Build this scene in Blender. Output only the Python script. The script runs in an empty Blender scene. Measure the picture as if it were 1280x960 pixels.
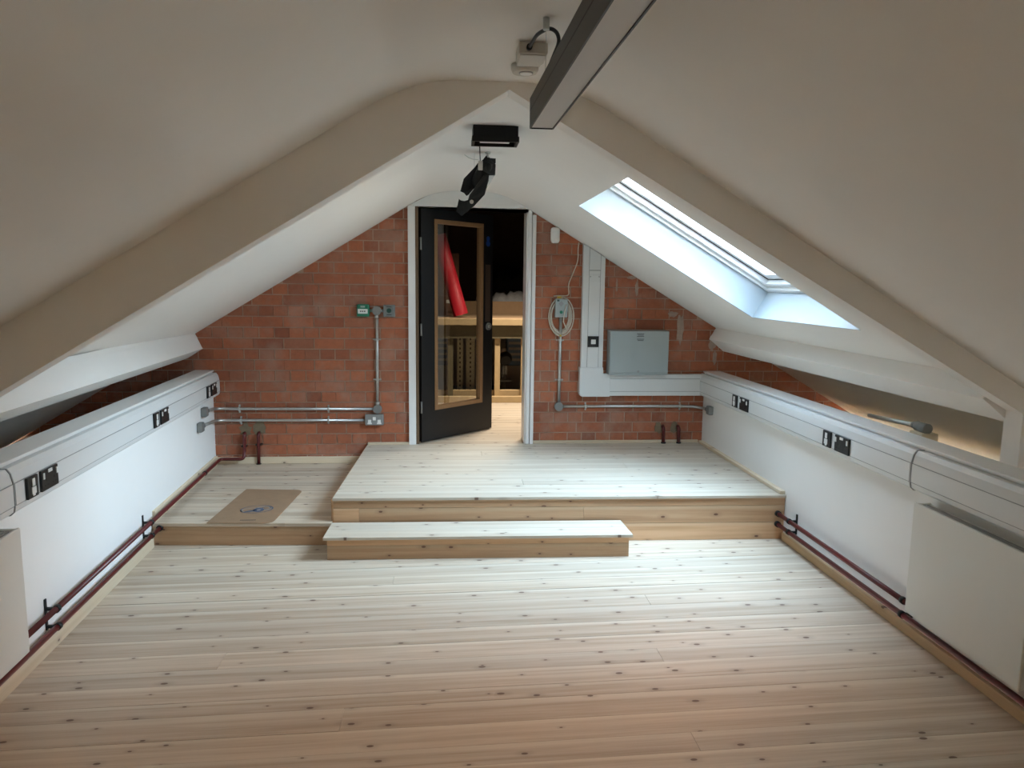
import bpy, math, random
from mathutils import Vector, Matrix

# ------------------------------------------------------------------ camera, sky, exposure
sc = bpy.context.scene
C = sc.collection
F_PX, PITCH, YAW, ROLL, CAM_H = 930.334, 7.811, 4.978, 0.697, 1.65
pa, ya, ra = (math.radians(v) for v in (PITCH, YAW, ROLL))
FW = Vector((math.sin(ya)*math.cos(pa), math.cos(ya)*math.cos(pa), -math.sin(pa)))
_r = Vector((math.cos(ya), -math.sin(ya), 0)); _u = _r.cross(FW)
RT = _r*math.cos(ra) + _u*math.sin(ra)
UP = -_r*math.sin(ra) + _u*math.cos(ra)
EYE = Vector((0, 0, CAM_H))
cd = bpy.data.cameras.new('camera'); cam = bpy.data.objects.new('camera', cd); C.objects.link(cam)
cd.sensor_width = 36.0; cd.lens = F_PX/1280*36.0; cd.clip_start = 0.02; cd.clip_end = 100
cam.matrix_world = Matrix.Translation(EYE) @ Matrix((RT, UP, -FW)).transposed().to_4x4()
sc.camera = cam

SKY_STR = 9.0          # clear sky, paler and brighter towards the horizon; sunlit ground and roofs below it
GROUND, HORIZON, ZENITH = (1.75, 1.48, 1.12), (1.03, 1.20, 1.36), (.465, .625, .82)
w = bpy.data.worlds.new('sky'); sc.world = w; w.use_nodes = True
wt = w.node_tree; bg = wt.nodes['Background']; bg.inputs[1].default_value = SKY_STR
_tc = wt.nodes.new('ShaderNodeTexCoord'); _sp = wt.nodes.new('ShaderNodeSeparateXYZ'); _mr = wt.nodes.new('ShaderNodeMapRange'); _cr = wt.nodes.new('ShaderNodeValToRGB')
_mr.inputs['From Min'].default_value = -1; _mr.inputs['From Max'].default_value = 1
_el = _cr.color_ramp.elements; _el.new(.5); _el.new(.75)
for _e, _p, _c in zip(_el, (.485, .515, .72, .95), (GROUND, HORIZON, [(a+b)/2*.95 for a, b in zip(HORIZON, ZENITH)], ZENITH)): _e.position = _p; _e.color = (*_c, 1)
wt.links.new(_tc.outputs['Generated'], _sp.inputs[0]); wt.links.new(_sp.outputs['Z'], _mr.inputs['Value'])
wt.links.new(_mr.outputs['Result'], _cr.inputs['Fac']); wt.links.new(_cr.outputs['Color'], bg.inputs[0])
vs = sc.view_settings
vs.view_transform = 'Standard'; vs.look = 'None'; vs.gamma = 1.0; vs.use_curve_mapping = False
vs.exposure = 2.45
try:
    sc.cycles.max_bounces = 16; sc.cycles.diffuse_bounces = 10; sc.cycles.transparent_max_bounces = 16
    sc.cycles.sample_clamp_indirect = 8.0
except Exception: pass

# ------------------------------------------------------------------ measured planes of the room
D = 6.141                      # brick gable wall
XL, SL = -1.891, -0.042        # left knee wall  X = XL + SL*(Y-D)
XR, SR = 2.183, -0.007         # right knee wall
YBACK = -2.5
Z1, Z2 = 0.144, 0.297          # low platform, main platform
FLAT = 2.365                   # flat strip of the ceiling
YT0, YT1 = 2.80, 2.90          # boxed truss
def ray(px, py): return FW*F_PX + RT*(px-640) - UP*(py-480)
def onp(px, py, P, n):
    d = ray(px, py); n = Vector(n); return EYE + d*((Vector(P)-EYE).dot(n)/d.dot(n))
def onY(px, py, Y): return onp(px, py, (0, Y, 0), (0, 1, 0))
def onZ(px, py, Z): return onp(px, py, (0, 0, Z), (0, 0, 1))
def W(px, py, d=0.0):          # pixel on the brick wall -> (X, Z)
    p = onY(px, py, D-d); return p.x, p.z
def FL(Y, z, d): return Vector((XL+SL*(Y-D)+d, Y, z))      # left wall frame, d out of the wall
def FR(Y, z, d): return Vector((XR+SR*(Y-D)-d, Y, z))      # right wall frame
def LP(px, py, d): return onp(px, py, (XL+d, D, 0), (1, -SL, 0))
def RP(px, py, d): return onp(px, py, (XR-d, D, 0), (1, -SR, 0))

# ------------------------------------------------------------------ materials
def lin(c): return tuple((v/255/12.92 if v/255 <= .04045 else ((v/255+.055)/1.055)**2.4) for v in c)
def newmat(name):
    m = bpy.data.materials.new(name); m.use_nodes = True
    return m, m.node_tree, m.node_tree.nodes['Principled BSDF']
def N(nt, t, **kw):
    n = nt.nodes.new(t)
    for k, v in kw.items():
        if hasattr(n, k): setattr(n, k, v)
        else: n.inputs[k].default_value = v
    return n
def plain(name, col, rough=.5, metal=0., var=.04, bump=.0, scale=30., spec=.5):
    """flat paint / plastic / metal with a little procedural unevenness"""
    m, nt, b = newmat(name)
    tc = N(nt, 'ShaderNodeTexCoord'); no = N(nt, 'ShaderNodeTexNoise'); no.inputs['Scale'].default_value = scale
    no.inputs['Detail'].default_value = 4
    nt.links.new(tc.outputs['Object'], no.inputs['Vector'])
    mr = N(nt, 'ShaderNodeMapRange'); mr.inputs['To Min'].default_value = 1-var; mr.inputs['To Max'].default_value = 1+var
    nt.links.new(no.outputs['Fac'], mr.inputs['Value'])
    mx = N(nt, 'ShaderNodeMix', data_type='RGBA', blend_type='MULTIPLY'); mx.inputs['Factor'].default_value = 1
    mx.inputs['A'].default_value = (*col, 1)
    nt.links.new(mr.outputs['Result'], mx.inputs['B']); nt.links.new(mx.outputs['Result'], b.inputs['Base Color'])
    b.inputs['Roughness'].default_value = rough; b.inputs['Metallic'].default_value = metal
    b.inputs['Specular IOR Level'].default_value = spec
    if bump:
        bp = N(nt, 'ShaderNodeBump'); bp.inputs['Strength'].default_value = bump; bp.inputs['Distance'].default_value = .01
        nt.links.new(no.outputs['Fac'], bp.inputs['Height']); nt.links.new(bp.outputs['Normal'], b.inputs['Normal'])
    return m
def ramp(nt, stops):
    r = N(nt, 'ShaderNodeValToRGB'); e = r.color_ramp.elements
    while len(e) < len(stops): e.new(.5)
    for q, (p, c) in zip(e, stops): q.position = p; q.color = (*c, 1)
    return r
def math_(nt, op, a, b=None, clamp=False):
    n = N(nt, 'ShaderNodeMath', operation=op, use_clamp=clamp)
    for i, v in enumerate((a, b)):
        if v is None: continue
        if isinstance(v, (int, float)): n.inputs[i].default_value = v
        else: nt.links.new(v, n.inputs[i])
    return n.outputs[0]
def wood(name, light, mid, sap, knot=(.13, .075, .05), across='Y', rough=.55, knot_gate=.40, sap_amt=.55, spread=.10):
    """pine board: object X runs along the board, 'across' is its width"""
    m, nt, b = newmat(name); L = nt.links.new
    tc = N(nt, 'ShaderNodeTexCoord'); oi = N(nt, 'ShaderNodeObjectInfo')
    sx = N(nt, 'ShaderNodeSeparateXYZ'); L(tc.outputs['Object'], sx.inputs[0])
    gx = N(nt, 'ShaderNodeSeparateXYZ'); L(tc.outputs['Generated'], gx.inputs[0])
    rnd = oi.outputs['Random']
    off = math_(nt, 'MULTIPLY', rnd, 97.0)
    x = math_(nt, 'ADD', sx.outputs['X'], off); a = sx.outputs[across]
    other = sx.outputs['Z' if across == 'Y' else 'Y']
    def vec(kx, ka, ko=0.):
        c = N(nt, 'ShaderNodeCombineXYZ')
        L(math_(nt, 'MULTIPLY', x, kx), c.inputs[0]); L(math_(nt, 'MULTIPLY', math_(nt, 'ADD', a, off), ka), c.inputs[1])
        if ko: L(math_(nt, 'MULTIPLY', other, ko), c.inputs[2])
        return c.outputs[0]
    n1 = N(nt, 'ShaderNodeTexNoise'); n1.inputs['Scale'].default_value = 1; n1.inputs['Detail'].default_value = 5; n1.inputs['Distortion'].default_value = .6
    L(vec(.9, 26, 20), n1.inputs['Vector'])
    n2 = N(nt, 'ShaderNodeTexNoise'); n2.inputs['Scale'].default_value = 1; n2.inputs['Detail'].default_value = 3
    L(vec(5, 190, 80), n2.inputs['Vector'])
    fac = math_(nt, 'ADD', math_(nt, 'MULTIPLY', n1.outputs['Fac'], .75), math_(nt, 'MULTIPLY', n2.outputs['Fac'], .25))
    cr = ramp(nt, [(.36, mid), (.62, light)]); L(fac, cr.inputs['Fac'])
    # sapwood stripe along one edge, wandering a little
    n3 = N(nt, 'ShaderNodeTexNoise'); n3.inputs['Scale'].default_value = 1; L(vec(.7, 2), n3.inputs['Vector'])
    v = math_(nt, 'ADD', gx.outputs[across], math_(nt, 'MULTIPLY', math_(nt, 'SUBTRACT', n3.outputs['Fac'], .5), .25))
    mr = N(nt, 'ShaderNodeMapRange', interpolation_type='SMOOTHSTEP'); L(v, mr.inputs['Value'])
    L(math_(nt, 'ADD', math_(nt, 'MULTIPLY', rnd, .22), .62), mr.inputs['From Min'])
    L(math_(nt, 'ADD', math_(nt, 'MULTIPLY', rnd, .18), .78), mr.inputs['From Max'])
    mx = N(nt, 'ShaderNodeMix', data_type='RGBA'); L(math_(nt, 'MULTIPLY', mr.outputs['Result'], sap_amt), mx.inputs['Factor'])
    L(cr.outputs['Color'], mx.inputs['A']); mx.inputs['B'].default_value = (*sap, 1)
    # board-to-board tone
    tone = math_(nt, 'ADD', math_(nt, 'MULTIPLY', rnd, spread*2), 1-spread)
    mt = N(nt, 'ShaderNodeMix', data_type='RGBA', blend_type='MULTIPLY'); mt.inputs['Factor'].default_value = 1
    L(mx.outputs['Result'], mt.inputs['A']); L(tone, mt.inputs['B'])
    # knots
    vo = N(nt, 'ShaderNodeTexVoronoi', voronoi_dimensions='2D'); vo.inputs['Scale'].default_value = 1
    L(vec(4.3, 8.5), vo.inputs['Vector'])
    sc_ = N(nt, 'ShaderNodeSeparateColor'); L(vo.outputs['Color'], sc_.inputs[0])
    gate = math_(nt, 'GREATER_THAN', sc_.outputs[0], knot_gate)
    rad = math_(nt, 'ADD', math_(nt, 'MULTIPLY', sc_.outputs[1], .045), .026)
    core = N(nt, 'ShaderNodeMapRange', interpolation_type='SMOOTHSTEP'); L(math_(nt, 'DIVIDE', vo.outputs['Distance'], rad), core.inputs['Value'])
    core.inputs['From Min'].default_value = .75; core.inputs['From Max'].default_value = 1.25; core.inputs['To Min'].default_value = 1; core.inputs['To Max'].default_value = 0
    halo = N(nt, 'ShaderNodeMapRange', interpolation_type='SMOOTHSTEP'); L(math_(nt, 'DIVIDE', vo.outputs['Distance'], rad), halo.inputs['Value'])
    halo.inputs['From Min'].default_value = .8; halo.inputs['From Max'].default_value = 4.0; halo.inputs['To Min'].default_value = .22; halo.inputs['To Max'].default_value = 0
    kf = math_(nt, 'MULTIPLY', gate, math_(nt, 'MAXIMUM', math_(nt, 'MULTIPLY', core.outputs['Result'], .93), halo.outputs['Result']))
    mk = N(nt, 'ShaderNodeMix', data_type='RGBA'); L(kf, mk.inputs['Factor']); L(mt.outputs['Result'], mk.inputs['A'])
    mk.inputs['B'].default_value = (*knot, 1)
    L(mk.outputs['Result'], b.inputs['Base Color']); b.inputs['Roughness'].default_value = rough
    bp = N(nt, 'ShaderNodeBump'); bp.inputs['Strength'].default_value = .12; bp.inputs['Distance'].default_value = .003
    L(n2.outputs['Fac'], bp.inputs['Height']); L(bp.outputs['Normal'], b.inputs['Normal'])
    return m
def brick_mat():
    m, nt, b = newmat('red_brick'); L = nt.links.new
    oi = N(nt, 'ShaderNodeObjectInfo'); ge = N(nt, 'ShaderNodeNewGeometry')
    r1 = ramp(nt, [(0, (.26, .084, .042)), (.3, (.35, .112, .053)), (.7, (.41, .136, .064)), (1, (.31, .118, .066))])
    L(oi.outputs['Random'], r1.inputs['Fac'])
    n1 = N(nt, 'ShaderNodeTexNoise'); n1.inputs['Scale'].default_value = 38; n1.inputs['Detail'].default_value = 6; L(ge.outputs['Position'], n1.inputs['Vector'])
    mr = N(nt, 'ShaderNodeMapRange'); mr.inputs['To Min'].default_value = .72; mr.inputs['To Max'].default_value = 1.28; L(n1.outputs['Fac'], mr.inputs['Value'])
    mx = N(nt, 'ShaderNodeMix', data_type='RGBA', blend_type='MULTIPLY'); mx.inputs['Factor'].default_value = 1
    L(r1.outputs['Color'], mx.inputs['A']); L(mr.outputs['Result'], mx.inputs['B'])
    # lime bloom and plaster dust
    n2 = N(nt, 'ShaderNodeTexNoise'); n2.inputs['Scale'].default_value = 3.1; n2.inputs['Detail'].default_value = 8; n2.inputs['Roughness'].default_value = .68; L(ge.outputs['Position'], n2.inputs['Vector'])
    m2 = N(nt, 'ShaderNodeMapRange'); m2.inputs['From Min'].default_value = .50; m2.inputs['From Max'].default_value = .80; m2.inputs['To Max'].default_value = .8; L(n2.outputs['Fac'], m2.inputs['Value'])
    md = N(nt, 'ShaderNodeMix', data_type='RGBA'); L(m2.outputs['Result'], md.inputs['Factor']); L(mx.outputs['Result'], md.inputs['A'])
    md.inputs['B'].default_value = (.44, .31, .25, 1)
    L(md.outputs['Result'], b.inputs['Base Color']); b.inputs['Roughness'].default_value = .85
    bp = N(nt, 'ShaderNodeBump'); bp.inputs['Strength'].default_value = .35; bp.inputs['Distance'].default_value = .004
    L(n1.outputs['Fac'], bp.inputs['Height']); L(bp.outputs['Normal'], b.inputs['Normal'])
    return m
def glass_mat(name, tint, refl=1.0):
    """thin clear sheet: straight transmission plus a fresnel reflection"""
    m, nt, b = newmat(name); nt.nodes.remove(b); L = nt.links.new
    out = nt.nodes['Material Output']
    tr = N(nt, 'ShaderNodeBsdfTransparent'); tr.inputs[0].default_value = (*tint, 1)
    gl = N(nt, 'ShaderNodeBsdfGlossy'); gl.inputs['Roughness'].default_value = .02
    fr = N(nt, 'ShaderNodeFresnel'); fr.inputs[0].default_value = 1.45
    mx = N(nt, 'ShaderNodeMixShader'); L(math_(nt, 'MULTIPLY', fr.outputs[0], refl), mx.inputs[0]); L(tr.outputs[0], mx.inputs[1]); L(gl.outputs[0], mx.inputs[2])
    L(mx.outputs[0], out.inputs[0])
    return m
M = {}
M['plaster'] = plain('white_plaster', (.84, .825, .795), .9, var=.015, bump=.03, scale=9)
M['plaster_eaves'] = plain('cream_plaster', (.62, .54, .42), .9, var=.04, scale=7)
M['wall'] = plain('white_wall_paint', (.84, .84, .825), .8, var=.01, bump=.02, scale=12)
M['gloss_white'] = plain('white_gloss_paint', (.80, .80, .79), .35, var=.01)
M['pvc'] = plain('white_pvc', (.70, .715, .71), .4, var=.008)
M['pvc_line'] = plain('grey_seam', (.30, .31, .31), .6)
M['radiator'] = plain('radiator_enamel', (.70, .70, .66), .35, var=.006)
M['grille'] = plain('grey_radiator_grille', (.33, .33, .31), .5)
M['dark_gap'] = plain('dark_shadow_gap', (.03, .03, .03), .8)
M['pine_floor'] = wood('whitened_pine_floor', (.58, .49, .385), (.44, .345, .25), (.68, .61, .50))
M['pine_deck'] = wood('whitened_pine_deck', (.58, .515, .42), (.48, .405, .315), (.64, .59, .50), spread=.06)
M['pine_riser'] = wood('raw_pine_riser', (.60, .385, .225), (.47, .275, .145), (.66, .49, .32), knot=(.14, .06, .035), across='Z', sap_amt=.45, spread=.30, knot_gate=.35)
M['pine_trim'] = wood('pine_trim', (.58, .42, .25), (.48, .33, .19), (.62, .50, .33), across='Z', sap_amt=.3, knot_gate=.8)
M['pine_pale'] = wood('pale_pine_trim', (.68, .57, .42), (.60, .48, .33), (.72, .63, .48), across='Z', sap_amt=.4, knot_gate=.8)
M['brick'] = brick_mat()
M['mortar'] = plain('old_mortar', (.46, .33, .25), .95, var=.25, bump=.2, scale=25)
M['smear'] = plain('plaster_smear', (.44, .34, .28), .95, var=.3, bump=.25, scale=40)
M['cement'] = plain('cement_patch', (.20, .155, .10), .95, var=.25, bump=.2, scale=30)
M['steel'] = plain('galvanised_steel', (.56, .58, .57), .38, .85, var=.12, scale=60)
M['grey_metal'] = plain('grey_metal_box', (.30, .31, .31), .45, .5, var=.06)
M['cast'] = plain('grey_cast_fitting', (.24, .25, .245), .5, .4, var=.1)
M['cabinet'] = plain('grey_enamel', (.36, .41, .415), .4, var=.02)
M['black'] = plain('black_plastic', (.006, .007, .008), .4)
M['matt_black'] = plain('matt_black_metal', (.004, .004, .004), .5, spec=.3)
M['charcoal'] = plain('charcoal_aluminium', (.021, .017, .014), .45, var=.03)
M['white_plastic'] = plain('white_plastic', (.80, .80, .78), .35)
M['ivory'] = plain('ivory_plastic', (.55, .53, .48), .45)
M['cable'] = plain('cream_cable', (.62, .56, .47), .5)
M['yellow'] = plain('yellow_tape', (.62, .42, .05), .5)
M['pipe_red'] = plain('red_oxide_paint', (.105, .012, .012), .35, var=.15, scale=20)
M['iron'] = plain('black_iron', (.006, .007, .007), .5)
M['green'] = plain('green_plastic', (.008, .17, .10), .35)
M['dark_green'] = plain('dark_green_button', (.01, .06, .045), .3)
M['door'] = plain('charcoal_door_paint', (.0045, .006, .0085), .4, var=.08, scale=15)
M['oak'] = plain('oak_bead', (.30, .165, .075), .5, var=.15, scale=50)
M['oak_dark'] = plain('dark_oak_lining', (.14, .085, .045), .55, var=.15, scale=40)
M['bronze'] = plain('bronze_push_plate', (.16, .115, .09), .35, .6)
M['blue'] = plain('blue_sticker', (.01, .06, .28), .4)
M['ink'] = plain('printed_ink', (.09, .10, .10), .7)
M['mat'] = plain('brown_card_mat', (.28, .175, .10), .9, var=.14, bump=.1, scale=14)
M['mat_line'] = plain('dark_brown_edge', (.085, .06, .05), .9)
M['print_blue'] = plain('blue_print', (.06, .08, .13), .8, var=.3)
M['print_grey'] = plain('pale_print', (.27, .24, .22), .8, var=.3)
M['diffuser'] = plain('opal_diffuser', (.62, .61, .60), .5, var=.01)
M['red'] = plain('red_plastic_roll', (.52, .012, .026), .55, var=.1)
M['glass'] = glass_mat('clear_glass', (.93, .96, .96), .8)
M['door_glass'] = glass_mat('door_glass', (.88, .89, .87), .3)
M['window_paint'] = plain('white_window_paint', (.82, .83, .83), .4, var=.01)
M['reveal_sky_tint'] = plain('sky_tinted_white_lining', (.42, .48, .52), .6, var=.01)  # white lining; the blue of the sky light is mixed into its colour
M['chip'] = plain('chipboard', (.36, .235, .13), .8, var=.12, scale=20)
M['timber'] = plain('raw_timber', (.50, .36, .19), .7, var=.12, scale=14)
M['olive'] = plain('dull_ply_fascia', (.15, .125, .07), .8, var=.1)
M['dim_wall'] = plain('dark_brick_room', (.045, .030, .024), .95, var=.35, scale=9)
M['dim_low'] = plain('grey_block_wall', (.34, .32, .30), .95, var=.2, scale=6)
M['polythene'] = plain('crumpled_polythene', (.50, .50, .49), .25, var=.25, bump=.8, scale=22)
M['bag'] = plain('black_bag', (.012, .013, .011), .35, var=.3, bump=.6, scale=12)
M['brown_box'] = plain('brown_cabinet_wood', (.10, .042, .02), .5, var=.15)
M['slot'] = plain('cream_slotted_angle', (.42, .38, .27), .5, var=.05)
M['grey_blue'] = plain('blue_grey_crate', (.10, .16, .24), .6, var=.1)

M['outer_brick'] = plain('weathered_outer_brick', (.22, .12, .08), .95, var=.25, scale=5)
def emit(name, col, st):
    m, nt, b = newmat(name); b.inputs['Base Color'].default_value = (.8, .8, .8, 1)
    b.inputs['Emission Color'].default_value = (*col, 1); b.inputs['Emission Strength'].default_value = st; return m
M['warm_fill'] = emit('added_warm_fill', (1, .72, .42), 3.2)  # warm glow of the pendant added behind the camera

# ------------------------------------------------------------------ mesh helpers
class MB:
    def __init__(s): s.v = []; s.f = []; s.sm = []
    def add(s, vs_, fs, smooth=False):
        o = len(s.v); s.v += [Vector(p) for p in vs_]
        for f in fs: s.f.append(tuple(i+o for i in f)); s.sm.append(smooth)
        return s
    def hexa(s, p):      # 8 points, bottom ring then top ring
        return s.add(p, [(3, 2, 1, 0), (4, 5, 6, 7), (0, 1, 5, 4), (1, 2, 6, 5), (2, 3, 7, 6), (3, 0, 4, 7)])
    def box(s, x0, x1, y0, y1, z0, z1):
        return s.hexa([(x0, y0, z0), (x1, y0, z0), (x1, y1, z0), (x0, y1, z0), (x0, y0, z1), (x1, y0, z1), (x1, y1, z1), (x0, y1, z1)])
    def fbox(s, F, y0, y1, z0, z1, d0, d1):
        return s.hexa([F(y0, z0, d0), F(y1, z0, d0), F(y1, z0, d1), F(y0, z0, d1), F(y0, z1, d0), F(y1, z1, d0), F(y1, z1, d1), F(y0, z1, d1)])
    def prism(s, pts, vec):   # polygon (3D points) extruded along vec
        n = len(pts); v = Vector(vec); p = [Vector(q) for q in pts]
        fs = [tuple(range(n))[::-1], tuple(range(n, 2*n))] + [(i, (i+1) % n, n+(i+1) % n, n+i) for i in range(n)]
        return s.add(p+[q+v for q in p], fs)
    def xz(s, pts, y0, y1): return s.prism([(x, y0, z) for x, z in pts], (0, y1-y0, 0))
    def tube(s, path, r, seg=10, cap=True):
        P = [Vector(p) for p in path]; n = len(P); rings = []
        t0 = (P[1]-P[0]).normalized()
        a = Vector((0, 0, 1)) if abs(t0.z) < .9 else Vector((1, 0, 0))
        u = (a - t0*a.dot(t0)).normalized()
        for i in range(n):
            t = ((P[min(i+1, n-1)]-P[i]).normalized() + (P[i]-P[max(i-1, 0)]).normalized())
            t = t.normalized() if t.length > 1e-9 else t0
            u = (u - t*u.dot(t)).normalized(); b = t.cross(u)
            rr = r[i] if isinstance(r, (list, tuple)) else r
            rings.append([P[i]+(u*math.cos(k*2*math.pi/seg)+b*math.sin(k*2*math.pi/seg))*rr for k in range(seg)])
        o = len(s.v)
        for q in rings: s.v += q
        for i in range(n-1):
            for k in range(seg):
                k2 = (k+1) % seg
                s.f.append((o+i*seg+k, o+i*seg+k2, o+(i+1)*seg+k2, o+(i+1)*seg+k)); s.sm.append(True)
        if cap:
            s.f.append(tuple(o+k for k in range(seg))[::-1]); s.sm.append(False)
            s.f.append(tuple(o+(n-1)*seg+k for k in range(seg))); s.sm.append(False)
        return s
    def cyl(s, a, b, r, seg=16): return s.tube([a, b], r, seg)
    def build(s, name, mat, parent=None, bevel=0.0, loc=None):
        me = bpy.data.meshes.new(name)
        o = bpy.data.objects.new(name, me)
        if parent is not None:
            o.parent = parent; base = wpos(parent)
            org = base if loc is None else Vector(loc); o.location = org-base
        else:
            xs = [p for p in s.v]
            org = Vector(loc) if loc is not None else Vector((sum(p.x for p in xs)/len(xs), sum(p.y for p in xs)/len(xs), min(p.z for p in xs)))
            o.location = org
        POS[o.name] = org.copy()
        me.from_pydata([p-org for p in s.v], [], s.f); me.update()
        me.polygons.foreach_set('use_smooth', s.sm)
        me.materials.append(M[mat] if isinstance(mat, str) else mat)
        C.objects.link(o)
        if bevel:
            bm = o.modifiers.new('edge', 'BEVEL'); bm.width = bevel; bm.segments = 2; bm.limit_method = 'ANGLE'; bm.angle_limit = math.radians(50)
        return o
POS = {}
def wpos(o): return POS[o.name]
def tag(o, label, cat, group=None):
    o['label'] = label; o['category'] = cat
    if group: o['group'] = group
    return o
def thing(name, loc, label, cat, group=None):
    o = bpy.data.objects.new(name, None); C.objects.link(o); o.location = loc; o.empty_display_size = .05
    POS[o.name] = Vector(loc); return tag(o, label, cat, group)
def struct(o): o['kind'] = 'structure'; return o
def sroot(name, loc):
    o = bpy.data.objects.new(name, None); C.objects.link(o); o.location = loc; o.empty_display_size = .05
    POS[o.name] = Vector(loc); o['kind'] = 'structure'; return o
def fillet(path, rad, n=6):
    P = [Vector(p) for p in path]; out = [P[0]]
    for i in range(1, len(P)-1):
        a, b, c = P[i-1], P[i], P[i+1]; u = (a-b); v = (c-b); r = min(rad, u.length*.49, v.length*.49)
        p0 = b+u.normalized()*r; p2 = b+v.normalized()*r
        for k in range(n+1):
            t = k/n; out.append(p0*(1-t)**2 + b*2*t*(1-t) + p2*t*t)
    out.append(P[-1]); return out
def plank(name, parent, mat, p0, p1, p2, p3, z0, z1):
    """board with corners p0-p1 (front edge) and p3-p2 (rear edge); its object X axis runs along the front edge"""
    p0, p1, p2, p3 = (Vector((*p, 0)) for p in (p0, p1, p2, p3))
    ang = math.atan2(p1.y-p0.y, p1.x-p0.x); R = Matrix.Rotation(-ang, 3, 'Z')
    q = [R @ (p-p0) for p in (p0, p1, p2, p3)]
    me = bpy.data.meshes.new(name); h = z1-z0
    me.from_pydata([(a.x, a.y, 0) for a in q]+[(a.x, a.y, h) for a in q], [], [(3, 2, 1, 0), (4, 5, 6, 7), (0, 1, 5, 4), (1, 2, 6, 5), (2, 3, 7, 6), (3, 0, 4, 7)])
    me.update(); me.materials.append(M[mat])
    o = bpy.data.objects.new(name, me); C.objects.link(o); o.parent = parent
    org = Vector((p0.x, p0.y, z0)); o.location = org-wpos(parent); o.rotation_euler = (0, 0, ang); POS[o.name] = org
    return o
def board(name, parent, mat, a, b, z0, z1, th, bevel=0.0):
    """upright board whose front face runs from a to b (XY); thickness th goes to the left of a->b"""
    a = Vector((*a, 0)); b = Vector((*b, 0)); Lh = (b-a).length; ang = math.atan2(b.y-a.y, b.x-a.x)
    mb = MB().box(0, Lh, 0, th, 0, z1-z0)
    me = bpy.data.meshes.new(name); me.from_pydata(mb.v, [], mb.f); me.update(); me.materials.append(M[mat])
    o = bpy.data.objects.new(name, me); C.objects.link(o)
    org = Vector((a.x, a.y, z0)); o.rotation_euler = (0, 0, ang); POS[o.name] = org
    if parent is not None: o.parent = parent; o.location = org-wpos(parent)
    else: o.location = org
    if bevel:
        bm = o.modifiers.new('edge', 'BEVEL'); bm.width = bevel; bm.segments = 2
    return o
rng = random.Random(7)

# ------------------------------------------------------------------ ceiling, truss, purlins
ML, MR_ = 0.610, 0.591
def zl(x): return 2.245 + ML*(x+.317)
def zr(x): return 2.208 - MR_*(x-.701)
def ceil_profile():
    xl = -.317+(FLAT-2.245)/ML; xr = .701-(FLAT-2.208)/MR_
    pts = [(-3.62, zl(-3.62)), (-1.0, zl(-1.0))]
    R_ = .17
    for k in range(9):           # left cove
        t = k/8; a = Vector((xl-R_, zl(xl-R_))); b = Vector((xl, FLAT)); c = Vector((xl+R_, FLAT))
        q = a*(1-t)**2+b*2*t*(1-t)+c*t*t; pts.append((q.x, q.y))
    for k in range(9):
        t = k/8; a = Vector((xr-R_, FLAT)); b = Vector((xr, FLAT)); c = Vector((xr+R_, zr(xr+R_)))
        q = a*(1-t)**2+b*2*t*(1-t)+c*t*t; pts.append((q.x, q.y))
    pts += [(SKX0, zr(SKX0)), (SKX1, zr(SKX1)), (3.62, zr(3.62))]
    return pts
SKX0, SKX1, SKY0, SKY1 = .827, 2.008, 3.472, 4.79      # opening of the roof window
PROF = ceil_profile()
def cz(x):
    for (a, za), (b, zb) in zip(PROF, PROF[1:]):
        if a <= x <= b: return za+(zb-za)*(x-a)/(b-a)
    return PROF[0][1] if x < 0 else PROF[-1][1]
ys = [YBACK, SKY0, SKY1, D+.02]
mb = MB(); nP = len(PROF)
for y in ys:
    for x, z in PROF: mb.v.append(Vector((x, y, z)))
for j in range(len(ys)-1):
    for i in range(nP-1):
        if j == 1 and abs(PROF[i][0]-SKX0) < 1e-6: continue
        mb.f.append((j*nP+i, (j+1)*nP+i, (j+1)*nP+i+1, j*nP+i+1)); mb.sm.append(True)
struct(mb.build('ceiling', 'plaster'))

# boxed-in truss: inverted V with its foot closing the eaves
def truss_under(x):
    if x <= -1.98: return .89
    if x >= 2.336: return .89
    return 2.338-.603*(.222-x) if x < .222 else 2.338-.566*(x-.222)
xs_ = [-3.4, -1.981, -1.98, -1.2, -.7, -.3, -.12, .0, .1, .222, .35, .44, .55, .7, 1.2, 1.8, 2.335, 2.336, 3.4]
mb = MB(); low = [(x, truss_under(x)) for x in xs_]; low[1] = (-1.98, .89); low[2] = (-1.98, 2.338-.603*2.202); low[-3] = (2.336, 2.338-.566*2.114)
top = [(x, cz(x)+.02) for x, _ in low]
for i in range(len(low)-1):
    (a, za), (b, zb) = low[i], low[i+1]; ta, tb = top[i][1], top[i+1][1]
    o = len(mb.v)
    mb.v += [Vector(p) for p in ((a, YT0, za), (b, YT0, zb), (b, YT0, tb), (a, YT0, ta), (a, YT1, za), (b, YT1, zb), (b, YT1, tb), (a, YT1, ta))]
    mb.f += [(o, o+1, o+2, o+3), (o+5, o+4, o+7, o+6), (o+4, o+5, o+1, o)]; mb.sm += [False]*3
struct(mb.build('trim_1', 'plaster'))

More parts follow.
